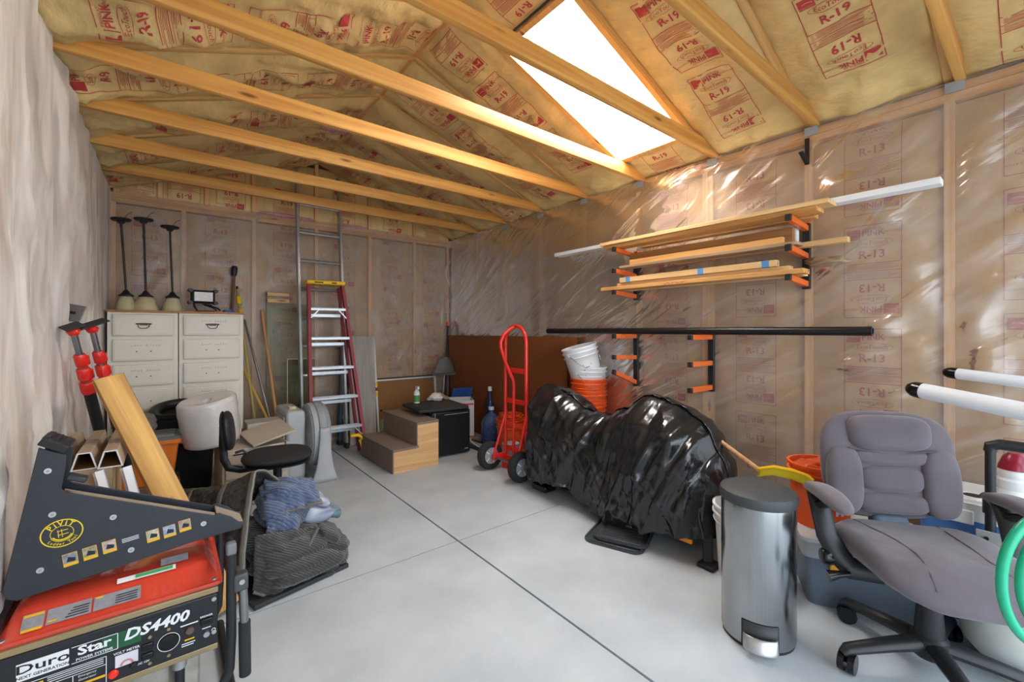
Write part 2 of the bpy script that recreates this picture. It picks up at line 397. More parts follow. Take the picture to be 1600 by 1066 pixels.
def folds(y, z, pts):
    h = 0
    for (py, pz, R, n, ph, A) in pts:
        dy, dz = y-py, z-pz; r = math.hypot(dy, dz)
        if r < R and r > .01: h += A*(r/R)*(1-r/R)*2*max(0, cos(n*math.atan2(dz, dy)+ph))**3
    return h
FOLD_R = [(.318, 1.62, .75, 7, .3, .085), (.318, 1.12, .60, 9, .8, .085), (.318, 2.15, .6, 8, .1, .05), (.931, 2.3, .5, 9, .4, .018), (1.544, 2.2, .6, 10, .2, .02), (.318, .8, .5, 9, 1., .05), (-.29, 1.5, .6, 8, .3, .06)]
def film_right(u, v):
    y = YF+u*(YB-YF); z = .02+v*(ZP-.01)
    g = min(1, rmin(y, STY)/.12)
    w = .3+.7*max(0, min(1, (1.4-y)/1.2))
    d = g*min(1, .35+z*.6)*(.010*fbm(y*1.6, z*1.1, 3)+.006*w*abs(fbm(y*5+z*2, z*2.4-y*2, 9))+.006)+folds(y, z, FOLD_R)*g*.8*max(0, min(1, (z-.62)/.3))
    return Vector((XR-.004-max(0, d), y, z))
MB().grid(film_right, 170, 80, flip=True).build('plastic_sheet', m_filmR, wr, ang=180)
for y in STY:                                             # tape patches where the joists land
    MB().box((0, 0, 0), (.006, .07, .05)).build('tape_patch', m_foil, wr, loc=(XR-.012, y-.02, ZP-.02), smooth=False)

# ---- back wall
STX = [-.385, .116, .703, 1.32, 1.934, 2.53]
wb = struct(MB().mm((XL-.1, YB+.095, 0), (XR+.1, YB+.115, 3.45)).build('wall_back', m_osb, smooth=False))
for x in STX+[XR-.05]: stud((x, YB+.046), .038, .089, .04, ZP-.085, wb)
MB().mm((XL, 0, 0), (XR, .089, .04)).build('bottom_plate', m_wx, wb, loc=(0, YB+.002, 0), smooth=False)
for z in (ZP-.085, ZP-.042): MB().mm((XL, 0, 0), (XR, .089, .04)).build('top_plate', m_wx, wb, loc=(0, YB+.002, z), smooth=False)
for k, (a, b) in enumerate(zip(STX, STX[1:]+[XR-.05])):
    batt(wb, ((a+b)/2, YB+.034, .045), (1, 0, 0), (0, 0, 1), (0, -1, 0), b-a-.04, ZP-.14, .026, 'R-13', m_kraft, k+20, t0=.25+.13*(k % 3), kink=.006, ms=6, mt=24)
FOLD_B = [(2.53, 1.25, .6, 9, .2, .03), (2.53, .6, .5, 9, .9, .03), (1.934, 1.5, .5, 8, .4, .02), (.703, 1.65, .4, 8, 0, .02), (.116, 2.0, .5, 9, .5, .03)]
def film_back(u, v):
    x = XL+u*(XR-XL); z = .02+v*(ZP-.01)
    g = min(1, rmin(x, STX)/.12)
    d = g*(.008*fbm(x*1.6, z*.9, 5)+.005*abs(fbm(x*4, z*1.5, 7))+.006)+folds(x, z, FOLD_B)*g
    return Vector((x, YB-.004-max(0, d), z))
MB().grid(film_back, 110, 60).build('plastic_sheet', m_filmB, wb, ang=180)
# gable over the back plate
def zroof(x): return ZE+SL*(XR-XM-abs(x-XM))
for x in (-.06, .30, .703, 1.32, 1.934, 2.53): stud((x, YB+.046), .038, .089, ZP, zroof(x)+.04, wb)
gx = [XL, -.06, .30, .703, 1.32, 1.934, 2.53, XR]
for k, (a, b) in enumerate(zip(gx, gx[1:])):
    hgt = min(zroof(a), zroof(b)); hgt = max(hgt, zroof((a+b)/2)) - ZP
    batt(wb, ((a+b)/2, YB+.03, ZP+.005), (1, 0, 0), (0, 0, 1), (0, -1, 0), b-a-.042, hgt+.06, .035, 'R-19', m_kraft2, k+40, t0=.05+.1*(k % 3), kink=.02, ms=8, mt=8)
def fluff(name, p0, p1, r, seed, parent):
    p0, p1 = Vector(p0), Vector(p1); b = MB()
    def fn(u, v):
        c = p0.lerp(p1, v); a = u*2*pi; q = r*(.35+.65*sin(pi*min(max(v, .02), .98))**.5)*(1+.5*fbm(cos(a)*1.5+seed, sin(a)*1.5, v*9, 3))
        x, y, z = frame_of(p1-p0); return c+x*(q*cos(a))+y*(q*sin(a)*.6)
    b.grid(fn, 12, 26, closeu=True); return b.build(name, m_pinkfib, parent, ang=180)
fluff('pink_insulation', (.75, YB-.01, ZP+.015), (1.28, YB-.01, ZP+.01), .03, 1, wb)
fluff('pink_insulation', (1.55, YB-.01, ZP+.012), (1.9, YB-.01, ZP+.008), .022, 2, wb)

# ---- left wall
wl_ = struct(MB().mm((XL-.115, YF, 0), (XL-.095, YB+.12, ZP)).build('wall_left', m_osb, smooth=False))
for y in STY: stud((XL-.046, y), .089, .038, .04, ZP-.085, wl_)
MB().mm((0, YF, 0), (.089, YB, .04)).build('bottom_plate', m_wy, wl_, loc=(XL-.091, 0, 0), smooth=False)
for z in (ZP-.085, ZP-.042): MB().mm((0, YF, 0), (.089, YB, .04)).build('top_plate', m_wy, wl_, loc=(XL-.091, 0, z), smooth=False)
for k, (a, b) in enumerate(zip(STY, STY[1:]+[YB])):
    batt(wl_, (XL-.034, (a+b)/2, .045), (0, 1, 0), (0, 0, 1), (1, 0, 0), b-a-.04, ZP-.14, .026, 'R-13', m_kraft, k+60, t0=.3+.1*(k % 3), kink=.006, ms=6, mt=24)
FOLD_L = [(2.16, 1.9, .8, 7, .2, .04), (2.77, 1.4, .8, 7, .6, .04), (3.38, 1.9, .8, 7, .1, .04), (3.99, 1.3, .8, 7, .9, .03), (2.16, .9, .7, 7, .2, .05), (3.38, .9, .6, 8, .4, .05)]
def film_left(u, v):
    y = YF+u*(YB-YF); z = .02+v*(ZP-.01)
    g = min(1, rmin(y, STY)/.14)
    d = (g*(.034*abs(fbm(y*2.6, z*.45, 15, 2))+.012*abs(fbm(y*6+z*.8, z*.8, 17, 2))+.003)+folds(y, z, FOLD_L)*g*.4)*(.25 if y > 4.2 else 1)
    return Vector((XL+.004+max(0, d), y, z))
MB().grid(film_left, 220, 80).build('plastic_sheet', m_filmL, wl_, ang=180)

# ---- front wall round the open garage door
for nm_, x_ in (('eave_block', XR+.09), ('eave_block', XL-.11)): MB().mm((x_, YF-.2, ZP-.02), (x_+.02, YB+.15, ZE+.22)).build(nm_, m_osb, wr if x_ > 0 else wl_, smooth=False)
wf = struct(MB().mm((XL-.1, YF-.12, 0), (XL+.12, YF, 2.9)).mm((XR-.12, YF-.12, 0), (XR+.1, YF, 2.9)).mm((XL+.12, YF-.12, 2.3), (XR-.12, YF, 3.45)).build('wall_front', m_osb, smooth=False))

# ---- ceiling: roof deck, rafters, batts, joists
ce = struct(MB().add([(XL-.3, YF-.2, zroof(XL)+.17-.3*SL), (XM, YF-.2, ZR+.17), (XM, YB+.15, ZR+.17), (XL-.3, YB+.15, zroof(XL)+.17-.3*SL)], [(0, 1, 2, 3)])
     .build('ceiling', m_osb, smooth=False))
# right slope deck is built round the skylight hole
def rdeck(x0, x1, y0, y1): 
    f = lambda x: ZE+SL*(XR-x)+.17
    MB().add([(x0, y0, f(x0)), (x1, y0, f(x1)), (x1, y1, f(x1)), (x0, y1, f(x0))], [(0, 1, 2, 3)]).build('roof_deck', m_osb, ce, smooth=False)
rdeck(XM, XR+.3, YF-.2, SKY0); rdeck(XM, XR+.3, SKY1, YB+.15); rdeck(XM, SKX0+.04, SKY0, SKY1); rdeck(SKX1+.085, XR+.3, SKY0, SKY1)
LS = sqrt(1+SL*SL)*(XR-XM); ang = math.atan(SL)
for y in STY+[5.19]:
    for s in (1, -1):
        # rafter: local x along slope from eave to ridge
        o = MB().mm((-.1, -.019, 0), (LS+.01, .019, .14)).build('rafter', m_wr, ce, smooth=False)
        o.location = (XR if s > 0 else XL, y, ZE-.004); o.rotation_euler = (0, (ang if s > 0 else ang), (pi if s > 0 else 0))
        o.rotation_euler = (0, -ang, pi if s > 0 else 0)
MB().mm((XM-.02, YF, ZR-.0), (XM+.02, YB, ZR+.15)).build('ridge_board', m_wy, ce, smooth=False)
for k, (a, b) in enumerate(zip(STY, STY[1:]+[5.19])):
    for s in (1, -1):
        ax = Vector((-s*cos(ang), 0, sin(ang))); nr = Vector((-s*sin(ang), 0, -cos(ang))); x0 = XR if s > 0 else XL
        w = b-a-.04; kk = k*2+(s > 0)
        L0 = Vector((x0, (a+b)/2, ZE+.012))-ax*.05
        kink = .055 if s < 0 else .035
        if s > 0 and abs((a+b)/2-1.85) < .2:             # bay with the skylight: short batts above and below
            lw = (XR-SKX1)/cos(ang)
            batt(ce, L0, (0, -1, 0), ax, nr, w, lw+.015, .02, 'R-19', m_kraft2, kk+80, t0=.12, kink=.01)
            q = (XR-SKX0)/cos(ang)+.095
            batt(ce, L0+ax*q, (0, -1, 0), ax, nr, w, LS-q+.05, .03, 'R-19', m_kraft2, kk+90, t0=.15, kink=.03)
        else:
            batt(ce, L0, (0, -1, 0) if s > 0 else (0, 1, 0), ax, nr, w, LS+.04, .032, 'R-19', m_kraft2, kk+100, t0=.30+.17*(kk % 3), kink=kink, ms=18, mt=64)
for k, y in enumerate(STY):
    dx = .0 if k % 3 else .0
    b = MB().mm((XL-.02, -.019, 0), (XR+.02, .019, .089))
    b.build('joist', m_wx, ce, loc=(0, y-.04, ZP+.002), bevel=.003, smooth=False)
fluff('pink_insulation', (1.05, 4.05, 3.10), (1.40, 3.9, 3.14), .08, 4, ce)

# ---- skylight
sk = thing('window_1', '', ''); del sk['label']; del sk['category']; struct(sk)
cxm = (SKX0+SKX1)/2; sk.location = (cxm, (SKY0+SKY1)/2, ZE+SL*(XR-cxm)); sk.rotation_euler = (0, ang, 0)
hw = (SKX1-SKX0)/2/cos(ang); hd = (SKY1-SKY0)/2; tp = .24
m_pine = wood('skylight_pine', 0, '#c9924a', '#e0b06a')
m_glaz, gn_, gl_, gb_ = _new('glowing_frosted_glazing')       # pane glows by itself, standing in for sunlight through the skylight
gb_.inputs['Base Color'].default_value = (.9, .9, .9, 1); gb_.inputs['Emission Color'].default_value = (1, .98, .95, 1); gb_.inputs['Emission Strength'].default_value = 15
for s in (-1, 1):
    MB().box((0, s*(hd+.012), tp/2), (2*hw+.05, .022, tp+.02)).build('side_lining', m_dry, sk, smooth=False)
    MB().box((0, s*(hd-.006), tp-.03), (2*hw, .012, .05)).build('side_frame', m_dry, sk, bevel=.004)
    MB().box((0, s*(hd+.018), -.012), (2*hw+.1, .036, .03)).build('trimmer', m_pine, sk, smooth=False)
    MB().box((s*(hw+.012), 0, tp/2), (.022, 2*hd, tp+.02)).build('end_lining', m_dry, sk, smooth=False)
    MB().box((s*(hw-.006), 0, tp-.03), (.012, 2*hd, .05)).build('end_frame', m_dry, sk, bevel=.004)
    MB().box((s*(hw+.018), 0, -.012), (.036, 2*hd+.07, .03)).build('header', m_pine, sk, smooth=False)
    MB().box((0, s*(hd-.001), tp-.058), (2*hw, .003, .004)).box((s*(hw-.001), 0, tp-.058), (.003, 2*hd, .004)).build('seam', m_pine, sk, smooth=False)
MB().box((0, 0, tp-.02), (2*hw-.02, 2*hd-.02, .006)).build('pane', m_glaz, sk, smooth=False)
# ================================================================== shared materials
blk = mat('black_plastic', '#1d1f22', .45, var=.1); blkg = mat('black_gloss', '#0e0f11', .2, var=.05)
rub = mat('black_rubber', '#242526', .8, var=.15, bump=.1, bs=200); gry = mat('grey_plastic', '#8d9196', .5, var=.05)
alu = mat('aluminium', '#b4b6b8', .38, metal=.85, var=.08, vs=20); stl = mat('steel', '#8f9193', .35, metal=.9, var=.1)
org = mat('orange_plastic', '#e0561a', .42, var=.06); red = mat('red_paint', '#d8281c', .35, var=.05, coat=.3)
wht = mat('white_plastic', '#d9dadb', .45, var=.04); yel = mat('yellow_plastic', '#e8b90a', .45, var=.05)
crm = mat('cream_paint', '#e2ddd0', .5, var=.04, vs=3); brz = mat('dark_bronze', '#4a3a28', .4, metal=.7)
fib = mat('red_fibreglass', '#8e1f2e', .45, var=.08); blufib = mat('blue_fibreglass', '#2b4a66', .5, var=.1)
lum = wood('stick_wood', 2, '#a9774a', '#caa070'); ltw = wood('board_wood', 0, '#c89a58', '#e2bd82')
dkm = mat('dark_metal', '#2a2827', .5, metal=.4)
def pole(name, label, cat, p0, p1, r, m, group=None, r1=None, n=10):
    p0, p1 = Vector(p0), Vector(p1)
    o = MB().cyl((0, 0, 0), (0, 0, (p1-p0).length), r, r1, n).build(name, m)
    o.location = p0; o.rotation_mode = 'QUATERNION'; o.rotation_quaternion = Vector((0, 0, 1)).rotation_difference(p1-p0)
    return tag(o, label, cat, group)
def lean(u0, v0, y0, u1, v1, y1, z=.012):
    a, b = PY(u0, v0, y0), PY(u1, v1, y1); t = (z-a.z)/(b.z-a.z); return a+(b-a)*t, a      # foot, top
def aim(o, p0, p1, up=(0, 0, 1)):
    """place a mesh built with local z along p0->p1"""
    x, y, z = frame_of(Vector(p1)-Vector(p0), up)
    o.matrix_world = Matrix.Translation(p0) @ Matrix((x, y, z)).transposed().to_4x4(); return o

# ================================================================== DRESSER against the back wall
DY, DX0, DX1, DZ = 4.66, -.382, .545, 1.43
def cabinet(x0, x1, label, scrib):
    T = thing('drawer_cabinet', label, 'cabinet', ((x0+x1)/2, (DY+5.10)/2, 0), group='white drawer cabinets')
    w = (x1-x0)/2-.003; d = (5.10-DY)/2
    MB().mm((-w, -d, 0), (w, d, DZ)).build('body', crm, T, bevel=.003)
    for k in range(7):
        z1 = 1.415-k*.205; z0 = z1-.178
        if z0 < 0: z0 = .012
        D = MB().mm((-w+.03, -.024, z0), (w-.03, 0, z1)).build('drawer', crm, T, bevel=.009, seg=2, loc=(0, -d, 0))
        zc = (z0+z1)/2
        MB().mm((-w+.045, -.0285, z0+.016), (w-.045, -.020, z1-.016)).build('panel', crm, D, bevel=.002)
        if k == 0:
            MB().box((0, -.030, zc+.01), (.10, .005, .012)).tube([(-.036, -.031, zc+.008), (-.034, -.043, zc-.012), (-.02, -.048, zc-.026), (.02, -.048, zc-.026), (.034, -.043, zc-.012), (.036, -.031, zc+.008)], .003, 6).box((0, -.031, zc+.008), (.05, .006, .02)).build('handle', brz, D)
        else:
            for q in (-.045, .045): MB().cyl((q, -.0295, zc-.01), (q, -.0285, zc-.01), .005, n=8).build('screw_hole', dkm, D)
        if k in scrib:
            F = Flat(); x = -.08
            random.seed(k+len(label))
            for q in range(9):                       # faint handwriting
                if q == 4: x += .02
                F.line(x, rnd(-.006, .004), x+rnd(.004, .012), rnd(.004, .014), .0022); F.line(x+.004, rnd(0, .01), x+.013, rnd(-.006, .004), .0022); x += .019
            F.build('handwriting', mat('pencil', '#8d877d', .7, var=0), D, TRS((0, -.0292, zc+.035), (pi/2, 0, 0)))['kind'] = 'stuff'
    return T
cabinet(DX0, .068, 'cream drawer cabinet against the left wall, under the three pendant lamps', (1, 2))
cabinet(.068, DX1, 'cream drawer cabinet nearest the ladders, under the work light', (0, 1, 2, 3))
tag(MB().mm((DX0-.004, DY-.006, DZ+.001), (DX1+.004, 5.10, DZ+.019)).build('cabinet_top', wood('top_edge', 0, '#8a5a34', '#b07a4a'), bevel=.002), 'thin brown wooden top board lying across both cream cabinets', 'board')
DT = DZ+.0195
# ---- three pendant lamps standing on their shades
glassy = mat('frosted_cream_glass', '#d9cfa6', .35, var=.12, vs=8, trans=.25); 
def pendant(u, uh, vt, rs, label):
    b = PY(u, 478, 4.86); T = thing('pendant_lamp', label, 'lamp', (b.x, b.y, DT), group='pendant lamps on the cabinet')
    hs = .125
    MB().openlathe([(rs, 0), (rs*.98, .01), (rs*.86, .05), (rs*.7, .09), (rs*.55, hs-.01), (.03, hs)], 28).build('shade', glassy, T, solid=.004)
    top = PY(uh, vt, 4.86); dx = top.x-b.x; L = top.z-DT
    MB().lathe([(.052, hs-.004), (.05, hs+.006), (.03, hs+.02), (.022, hs+.035), (.012, hs+.05), (.0, hs+.052)], 20).build('fitter', blk, T)
    MB().cyl((0, 0, hs+.04), (dx, 0, L-.02), .0085, n=10).build('rod', blk, T)
    MB().lathe([(.0, -.03), (.02, -.03), (.03, -.012), (.062, -.006), (.068, .004), (.066, .012), (0, .014)], 24, TRS((dx, 0, L-.005), (0, dx/L*.6, 0))).build('canopy', blk, T)
    MB().tube([(dx+.01, 0, L), (dx+.03, 0, L+.03), (dx+.04, 0, L+.05), (dx+.07, 0, L+.075)], .0025, 6).build('wire', brz, T)
pendant(197, 189, 343, .068, 'pendant lamp with narrow cream shade standing nearest the left wall')
pendant(228, 224.5, 343, .088, 'middle of three upturned pendant lamps, with the widest cream shade')
pendant(269.5, 265.5, 355, .074, 'pendant lamp with the shortest rod, closest to the work light')
# ---- work light
wb_ = PY(317, 478, 4.84); T = thing('work_light', 'small black framed work light on top of the cream cabinet', 'work light', (wb_.x, wb_.y, DT), .15); T.scale = (1.22, 1.22, 1.22)
MB().box((0, 0, .115), (.15, .05, .10)).build('housing', blk, T, bevel=.018, seg=3)
MB().box((0, -.027, .115), (.115, .004, .068)).build('lens', mat('lamp_lens', '#d8d2cc', .25, var=.08, vs=40), T, bevel=.001)
for s in (-1, 1):
    for q in (-1, 1): MB().cyl((s*.078, -.03, .115+q*.045), (s*.078, .02, .115+q*.045), .014, n=10).build('corner_guard', blk, T)
MB().tube([(-.06, 0, .075), (-.05, -.02, .03), (-.04, -.05, .006), (.06, -.05, .006), (.06, .05, .006), (-.04, .05, .006), (-.04, -.05, .006)], .006, 8).build('stand', blk, T)
MB().tube([(.02, -.02, .07)]+[(.03+.05*cos(a)+.02*a/6, -.045+.03*sin(a), .008+.05*abs(sin(a*.5))) for a in [i*.5 for i in range(22)]], .0042, 6).build('cord', blk, T)
tb = PY(357, 480, 4.80); tag(MB().openlathe([(.03, 0), (.045, 0), (.045, .024), (.03, .024), (.03, 0)], 28).build('tape_roll', mat('blue_tape', '#3f6ea8', .6, var=.05), loc=(tb.x, tb.y, DT)), 'roll of blue masking tape on the cabinet corner', 'tape')

# ================================================================== things leaning left of the cabinets
def support_pole(p0, p1, label, pl):
    p0, p1 = Vector(p0), Vector(p1); L = (p1-p0).length
    T = thing('support_pole', label, 'pole', p0, group='red and black support poles'); T.rotation_mode = 'QUATERNION'
    T.rotation_quaternion = Vector((0, 0, 1)).rotation_difference(p1-p0)
    MB().cyl((0, 0, .01), (0, 0, L-.36), .023, n=14).build('outer_tube', blk, T)
    MB().cyl((0, 0, L-.38), (0, 0, L-.02), .0125, n=12).build('inner_tube', stl, T)
    for k, (z, r) in enumerate(((L-.36, .030), (L-.285, .027), (L-.21, .024))):
        MB().lathe([(r*.85, 0), (r, .004), (r, .058), (r*.85, .064)], 8, TRS((0, 0, z))).box((r*.9, 0, z+.03), (.016, .02, .04)).build('red_clamp', red, T)
    MB().lathe([(.02, 0), (.026, .015), (.014, .03)], 10, TRS((0, 0, L-.04))).build('collar', red, T)
    MB().cyl((0, 0, 0), (0, 0, .02), .04, n=14).build('foot', rub, T)
    F = Flat(); 
    for q in range(5): F.text('QUICK'[q], .036, 0, -.035*q, bold=.02)
    q = p1-p0
    MB().box((0, 0, 0), (.09*pl, .06, .007)).build('pad', blk, T, bevel=.003, loc=(0, 0, L), rot=(.05, -.08, .6))
    return T
support_pole((-.175, 3.40, 0), (-.345, 2.80, 1.30), 'red and black telescoping support pole nearest the left wall', .8)
support_pole((-.105, 3.44, 0), (-.30, 2.97, 1.312), 'red and black telescoping support pole next to the cabinets, with the long pad', 1.5)
c = PD(114, 489, 2.12); pl = MB().box((0, 0, 0), (.095, .006, .085)).build('plate', mat('grey_pad', '#6a6765', .5), bevel=.012)
pl.rotation_euler = (-.25, .18, -.6); pl.location = c
tag(pl, 'small grey square pad plate on top of the support poles', 'plate')
MB().box((0, -.004, 0), (.03, .004, .012)).build('slot', dkm, pl)
# rough plank
rp = MB(); ru = wood('rough_plank', 2, '#8f5f2a', '#dcb068', rough=.8, knots=True, fine=.6)
def plank(name, label, cat, p0, p1, w, t, face, m, group=None, bevel=.003):
    """board standing from p0 to p1; face = direction its broad side looks"""
    p0, p1 = Vector(p0), Vector(p1); z = (p1-p0).normalized(); f = Vector(face); y = (f-z*f.dot(z)).normalized(); x = y.cross(z)
    o = MB().mm((-w/2, -t/2, 0), (w/2, t/2, (p1-p0).length)).build(name, m, bevel=bevel)
    o.matrix_world = Matrix.Translation(p0) @ Matrix((x, y, z)).transposed().to_4x4()
    return tag(o, label, cat, group)
o = plank('rough_plank', 'rough sawn wooden plank leaning in front of the support poles', 'plank', (.205, 2.33, .02), (-.222, 2.76, 1.06), .108, .042, (.35, -1, .1), ru)
MB().mm((-.0546, -.0211, .0), (-.0538, .0211, 1.2)).build('painted_edge', mat('mauve_edge', '#8d7b80', .8, var=.2, vs=20), o, smooth=False)
# trapezoid tubes lying on a box, metal channels in front
bx = MB().mm((-.10, -.22, 0), (.10, .22, .70)).build('cardboard_box', mat('cardboard', '#b39a78', .8, var=.08), loc=(-.285, 2.72, 0), bevel=.004)
tag(bx, 'tall tan cardboard box under the hollow beige tubes', 'box')
beige = mat('beige_vinyl', '#a8957e', .5, var=.12, vs=5, scale=(4, .6, 4)); inb = mat('tube_inside', '#8a5f30', .7, var=.2)
def trap_tube(x, y0, y1, z, label):
    T = thing('hollow_tube', label, 'tube', (x, y0, z), group='hollow beige tubes'); L = y1-y0
    o = [(-.040, 0), (.040, 0), (.021, .072), (-.021, .072)]; i = [(-.034, .005), (.034, .005), (.017, .067), (-.017, .067)]
    b = MB(); vs = [(px_, yy, pz) for yy in (0, L) for px_, pz in o]+[(px_, yy, pz) for yy in (0, L) for px_, pz in i]
    fs = []
    for k in range(4):
        n = (k+1) % 4; fs += [(k, n, 4+n, 4+k), (k, n, 8+n, 8+k), (4+k, 4+n, 12+n, 12+k)]
    b.add(vs, fs).build('shell', beige, T, smooth=False)
    MB().add(vs[8:], [(k, (k+1) % 4, 4+(k+1) % 4, 4+k) for k in range(4)]).build('lining', inb, T, smooth=False)
    e = MB()
    for k in range(4):
        n = (k+1) % 4; e.add([(o[k][0]*1.03, -.001, o[k][1]), (o[n][0]*1.03, -.001, o[n][1]), (i[n][0], -.001, i[n][1]), (i[k][0], -.001, i[k][1])], [(0, 1, 2, 3)])
    e.build('cut_edge', wht, T, smooth=False); return T
trap_tube(-.355, 2.52, 3.02, .702, 'hollow beige tube with trapezoid end lying closest to the left wall')
trap_tube(-.273, 2.50, 3.02, .702, 'middle hollow beige tube with trapezoid end on the cardboard box')
trap_tube(-.191, 2.48, 2.98, .702, 'hollow beige tube with trapezoid end beside the rough plank')
def channel(p0, p1, label):
    p0, p1 = Vector(p0), Vector(p1); L = (p1-p0).length
    T = thing('metal_channel', label, 'channel', p0, group='white metal channels')
    MB().mm((-.036, -.004, 0), (.036, 0, L)).build('web', mat('white_metal', '#b9b4ae', .45, metal=.2, var=.12), T, smooth=False)
    for s in (-1, 1): MB().mm((s*.036, -.03, 0), (s*.031, 0, L)).build('flange', wht, T, smooth=False)
    MB().cyl((0, -.012, L-.06), (0, -.004, L-.06), .014, n=12).build('roller', stl, T)
    aim(T, p0, p1, (1, .2, 0)); return T
channel((.03, 2.30, 0.005), (-.128, 2.47, .70), 'white metal track channel leaning on the box nearest the rough plank')
channel((-.05, 2.29, 0.005), (-.212, 2.465, .70), 'white metal track channel leaning on the box behind the ladder tool')

# ================================================================== heap in front of the cabinets
tc = Vector((-.125, 3.90, 0))
tag(MB().mm((-.19, -.15, 0), (.19, .15, .235)).build('cardboard_box', mat('brown_card', '#7a6752', .85, var=.15), loc=tc, bevel=.004), 'low brown box under the orange tote', 'box')
T = thing('storage_tote', 'orange storage tote with grey lid in front of the cream cabinets', 'tote', (tc.x, tc.y, .236), -.05)
def taper_box(b, w0, d0, w1, d1, z0, z1, r=.03, n=5):
    def ringp(w, d, z):
        pts = []
        for sx, sy, a0 in ((1, 1, 0), (-1, 1, pi/2), (-1, -1, pi), (1, -1, 1.5*pi)):
            for k in range(n): a = a0+pi/2*k/(n-1); pts.append((sx*(w-r)+r*cos(a), sy*(d-r)+r*sin(a), z))
        return pts
    A, B = ringp(w0, d0, z0), ringp(w1, d1, z1); N = len(A)
    return b.add(A+B, [(i, (i+1) % N, N+(i+1) % N, N+i) for i in range(N)]+[tuple(range(N))[::-1], tuple(range(N, 2*N))])
tor = mat('tote_orange', '#e07a26', .42, var=.05)
taper_box(MB(), .155, .115, .19, .14, 0, .30).build('body', tor, T)
taper_box(MB(), .2, .15, .2, .15, .275, .30).build('rim', tor, T)
taper_box(taper_box(MB(), .2, .15, .2, .15, .301, .318), .17, .12, .165, .115, .318, .33).build('lid', mat('grey_lid', '#6d7073', .6, var=.1), T)
for s in (-1, 1): MB().box((s*.195, -.0, .27), (.03, .11, .05)).build('handle', tor, T, bevel=.008)
def blob(name, label, cat, c, s, m, seed, amp=.25, n=28, k=18, freq=1.6, flat=True, group=None):
    b = MB(); c = Vector(c)
    def fn(u, v):
        a = u*2*pi; ph = v*pi; d = Vector((sin(ph)*cos(a), sin(ph)*sin(a), -cos(ph)))
        q = 1+amp*fbm(d.x*freq+seed, d.y*freq, d.z*freq, 4); p = Vector((d.x*s[0]*q, d.y*s[1]*q, d.z*s[2]*q+s[2]))
        if p.z < .0 or flat and p.z < .03*s[2]: p.z = 0
        return p
    b.grid(fn, n, k, closeu=True)
    return tag(b.build(name, m, loc=c, ang=180), label, cat, group)
m_greyc = mat('grey_cloth', '#6a6560', .95, var=.2, vs=10, bump=.3, bs=40)
blob('cloth_bag', 'crumpled grey cloth bag lying on the orange tote lid', 'bag', (tc.x-.055, tc.y-.02, .567), (.125, .10, .075), m_greyc, 3)
hk = thing('strap_clamp', 'small orange clamp lying on the grey cloth bag', 'clamp', (tc.x-.115, tc.y-.02, .735), .3)
MB().tube([(-.04, 0, 0), (-.03, 0, .03), (.0, 0, .04), (.035, 0, .04), (.045, 0, .01)], .013, 8).build('jaw', org, hk)
MB().box((0, .01, 0), (.08, .03, .02)).build('handle', org, hk, bevel=.006)
# black tub behind the tote
T = thing('rubber_tub', 'round black rubber tub with a black hose inside, before the cabinets', 'tub', (.10, 4.38, 0))
MB().openlathe([(.0, .005), (.175, .005), (.18, .0), (.215, .60), (.235, .615), (.24, .64), (.228, .645), (.215, .63), (.17, .03), (0, .03)], 36).build('body', rub, T)
MB().tube([(.19*cos(a), .17*sin(a), .60+.075*sin(min(pi, max(0, (a+.3)*.8)))) for a in [i*.16-.3 for i in range(27)]], .038, 10).build('hose', blk, T)
for s in (-1, 1): MB().box((s*.235, 0, .60), (.035, .1, .025)).build('handle', rub, T, bevel=.008)
# dark ring
rg = PD(303, 748, 2.95)
tag(MB().tube([(.185*cos(a), .15*sin(a), .05) for a in [i*2*pi/40 for i in range(40)]], .045, 12, closed=True).build('rubber_ring', blk, loc=(rg.x-.02, rg.y, .002)), 'black rubber ring lying on the floor beside the orange tote', 'ring')
blob('plastic_bag', 'clear crumpled plastic bag inside the black rubber ring', 'bag', (rg.x-.02, rg.y, .001), (.075, .06, .09), mat('clear_bag', '#b8bcbd', .25, var=.2, vs=20), 9, .4)
# beige drawer unit, panels, bubble wrap
bei = mat('beige_plastic', '#b7ab9b', .5, var=.05)
T = thing('drawer_unit', 'beige plastic drawer unit under the bubble wrap roll', 'drawers', (.50, 3.84, 0), .05)
MB().mm((-.215, -.19, 0), (.215, .19, .425)).build('body', bei, T, bevel=.008)
for k in range(4):
    z = .405-k*.1; D = MB().mm((-.195, -.203, z-.085), (.195, -.19, z)).build('drawer', bei, T, bevel=.004)
    MB().mm((-.15, -.2045, z-.018), (.15, -.200, z-.008)).build('finger_slot', dkm, D)
MB().box((.205, -.198, .415), (.028, .03, .04)).build('latch', bei, T, bevel=.004)
tag(MB().box((0, 0, 0), (.30, .36, .016)).build('panel_board', bei, loc=(.60, 3.80, .493), rot=(.10, -.24, .12), bevel=.003), 'flat beige panel board tilted on the drawer unit, uppermost', 'board')
tag(MB().box((0, 0, 0), (.26, .22, .07)).build('beige_box', mat('pale_beige', '#a7a29a', .5), loc=(.62, 4.10, .50), bevel=.008), 'pale flat box on the drawer unit behind the panel board', 'box')
tag(MB().mm((-.13, -.08, 0), (.13, .08, .462)).build('cardboard_box', MATS['cardboard'], loc=(.60, 4.16, 0), bevel=.004), 'plain box standing behind the beige drawer unit', 'box')
bw = mat('bubble_wrap', '#e4e1de', .22, var=.06, vs=9, bump=.25, bs=130, trans=.15, spec=.8, coat=.4)
T = thing('bubble_wrap_roll', 'big milky roll of bubble wrap tilted on the drawer unit', 'bubble wrap', (.262, 3.875, .450), rot=(.02, -.13, .2))
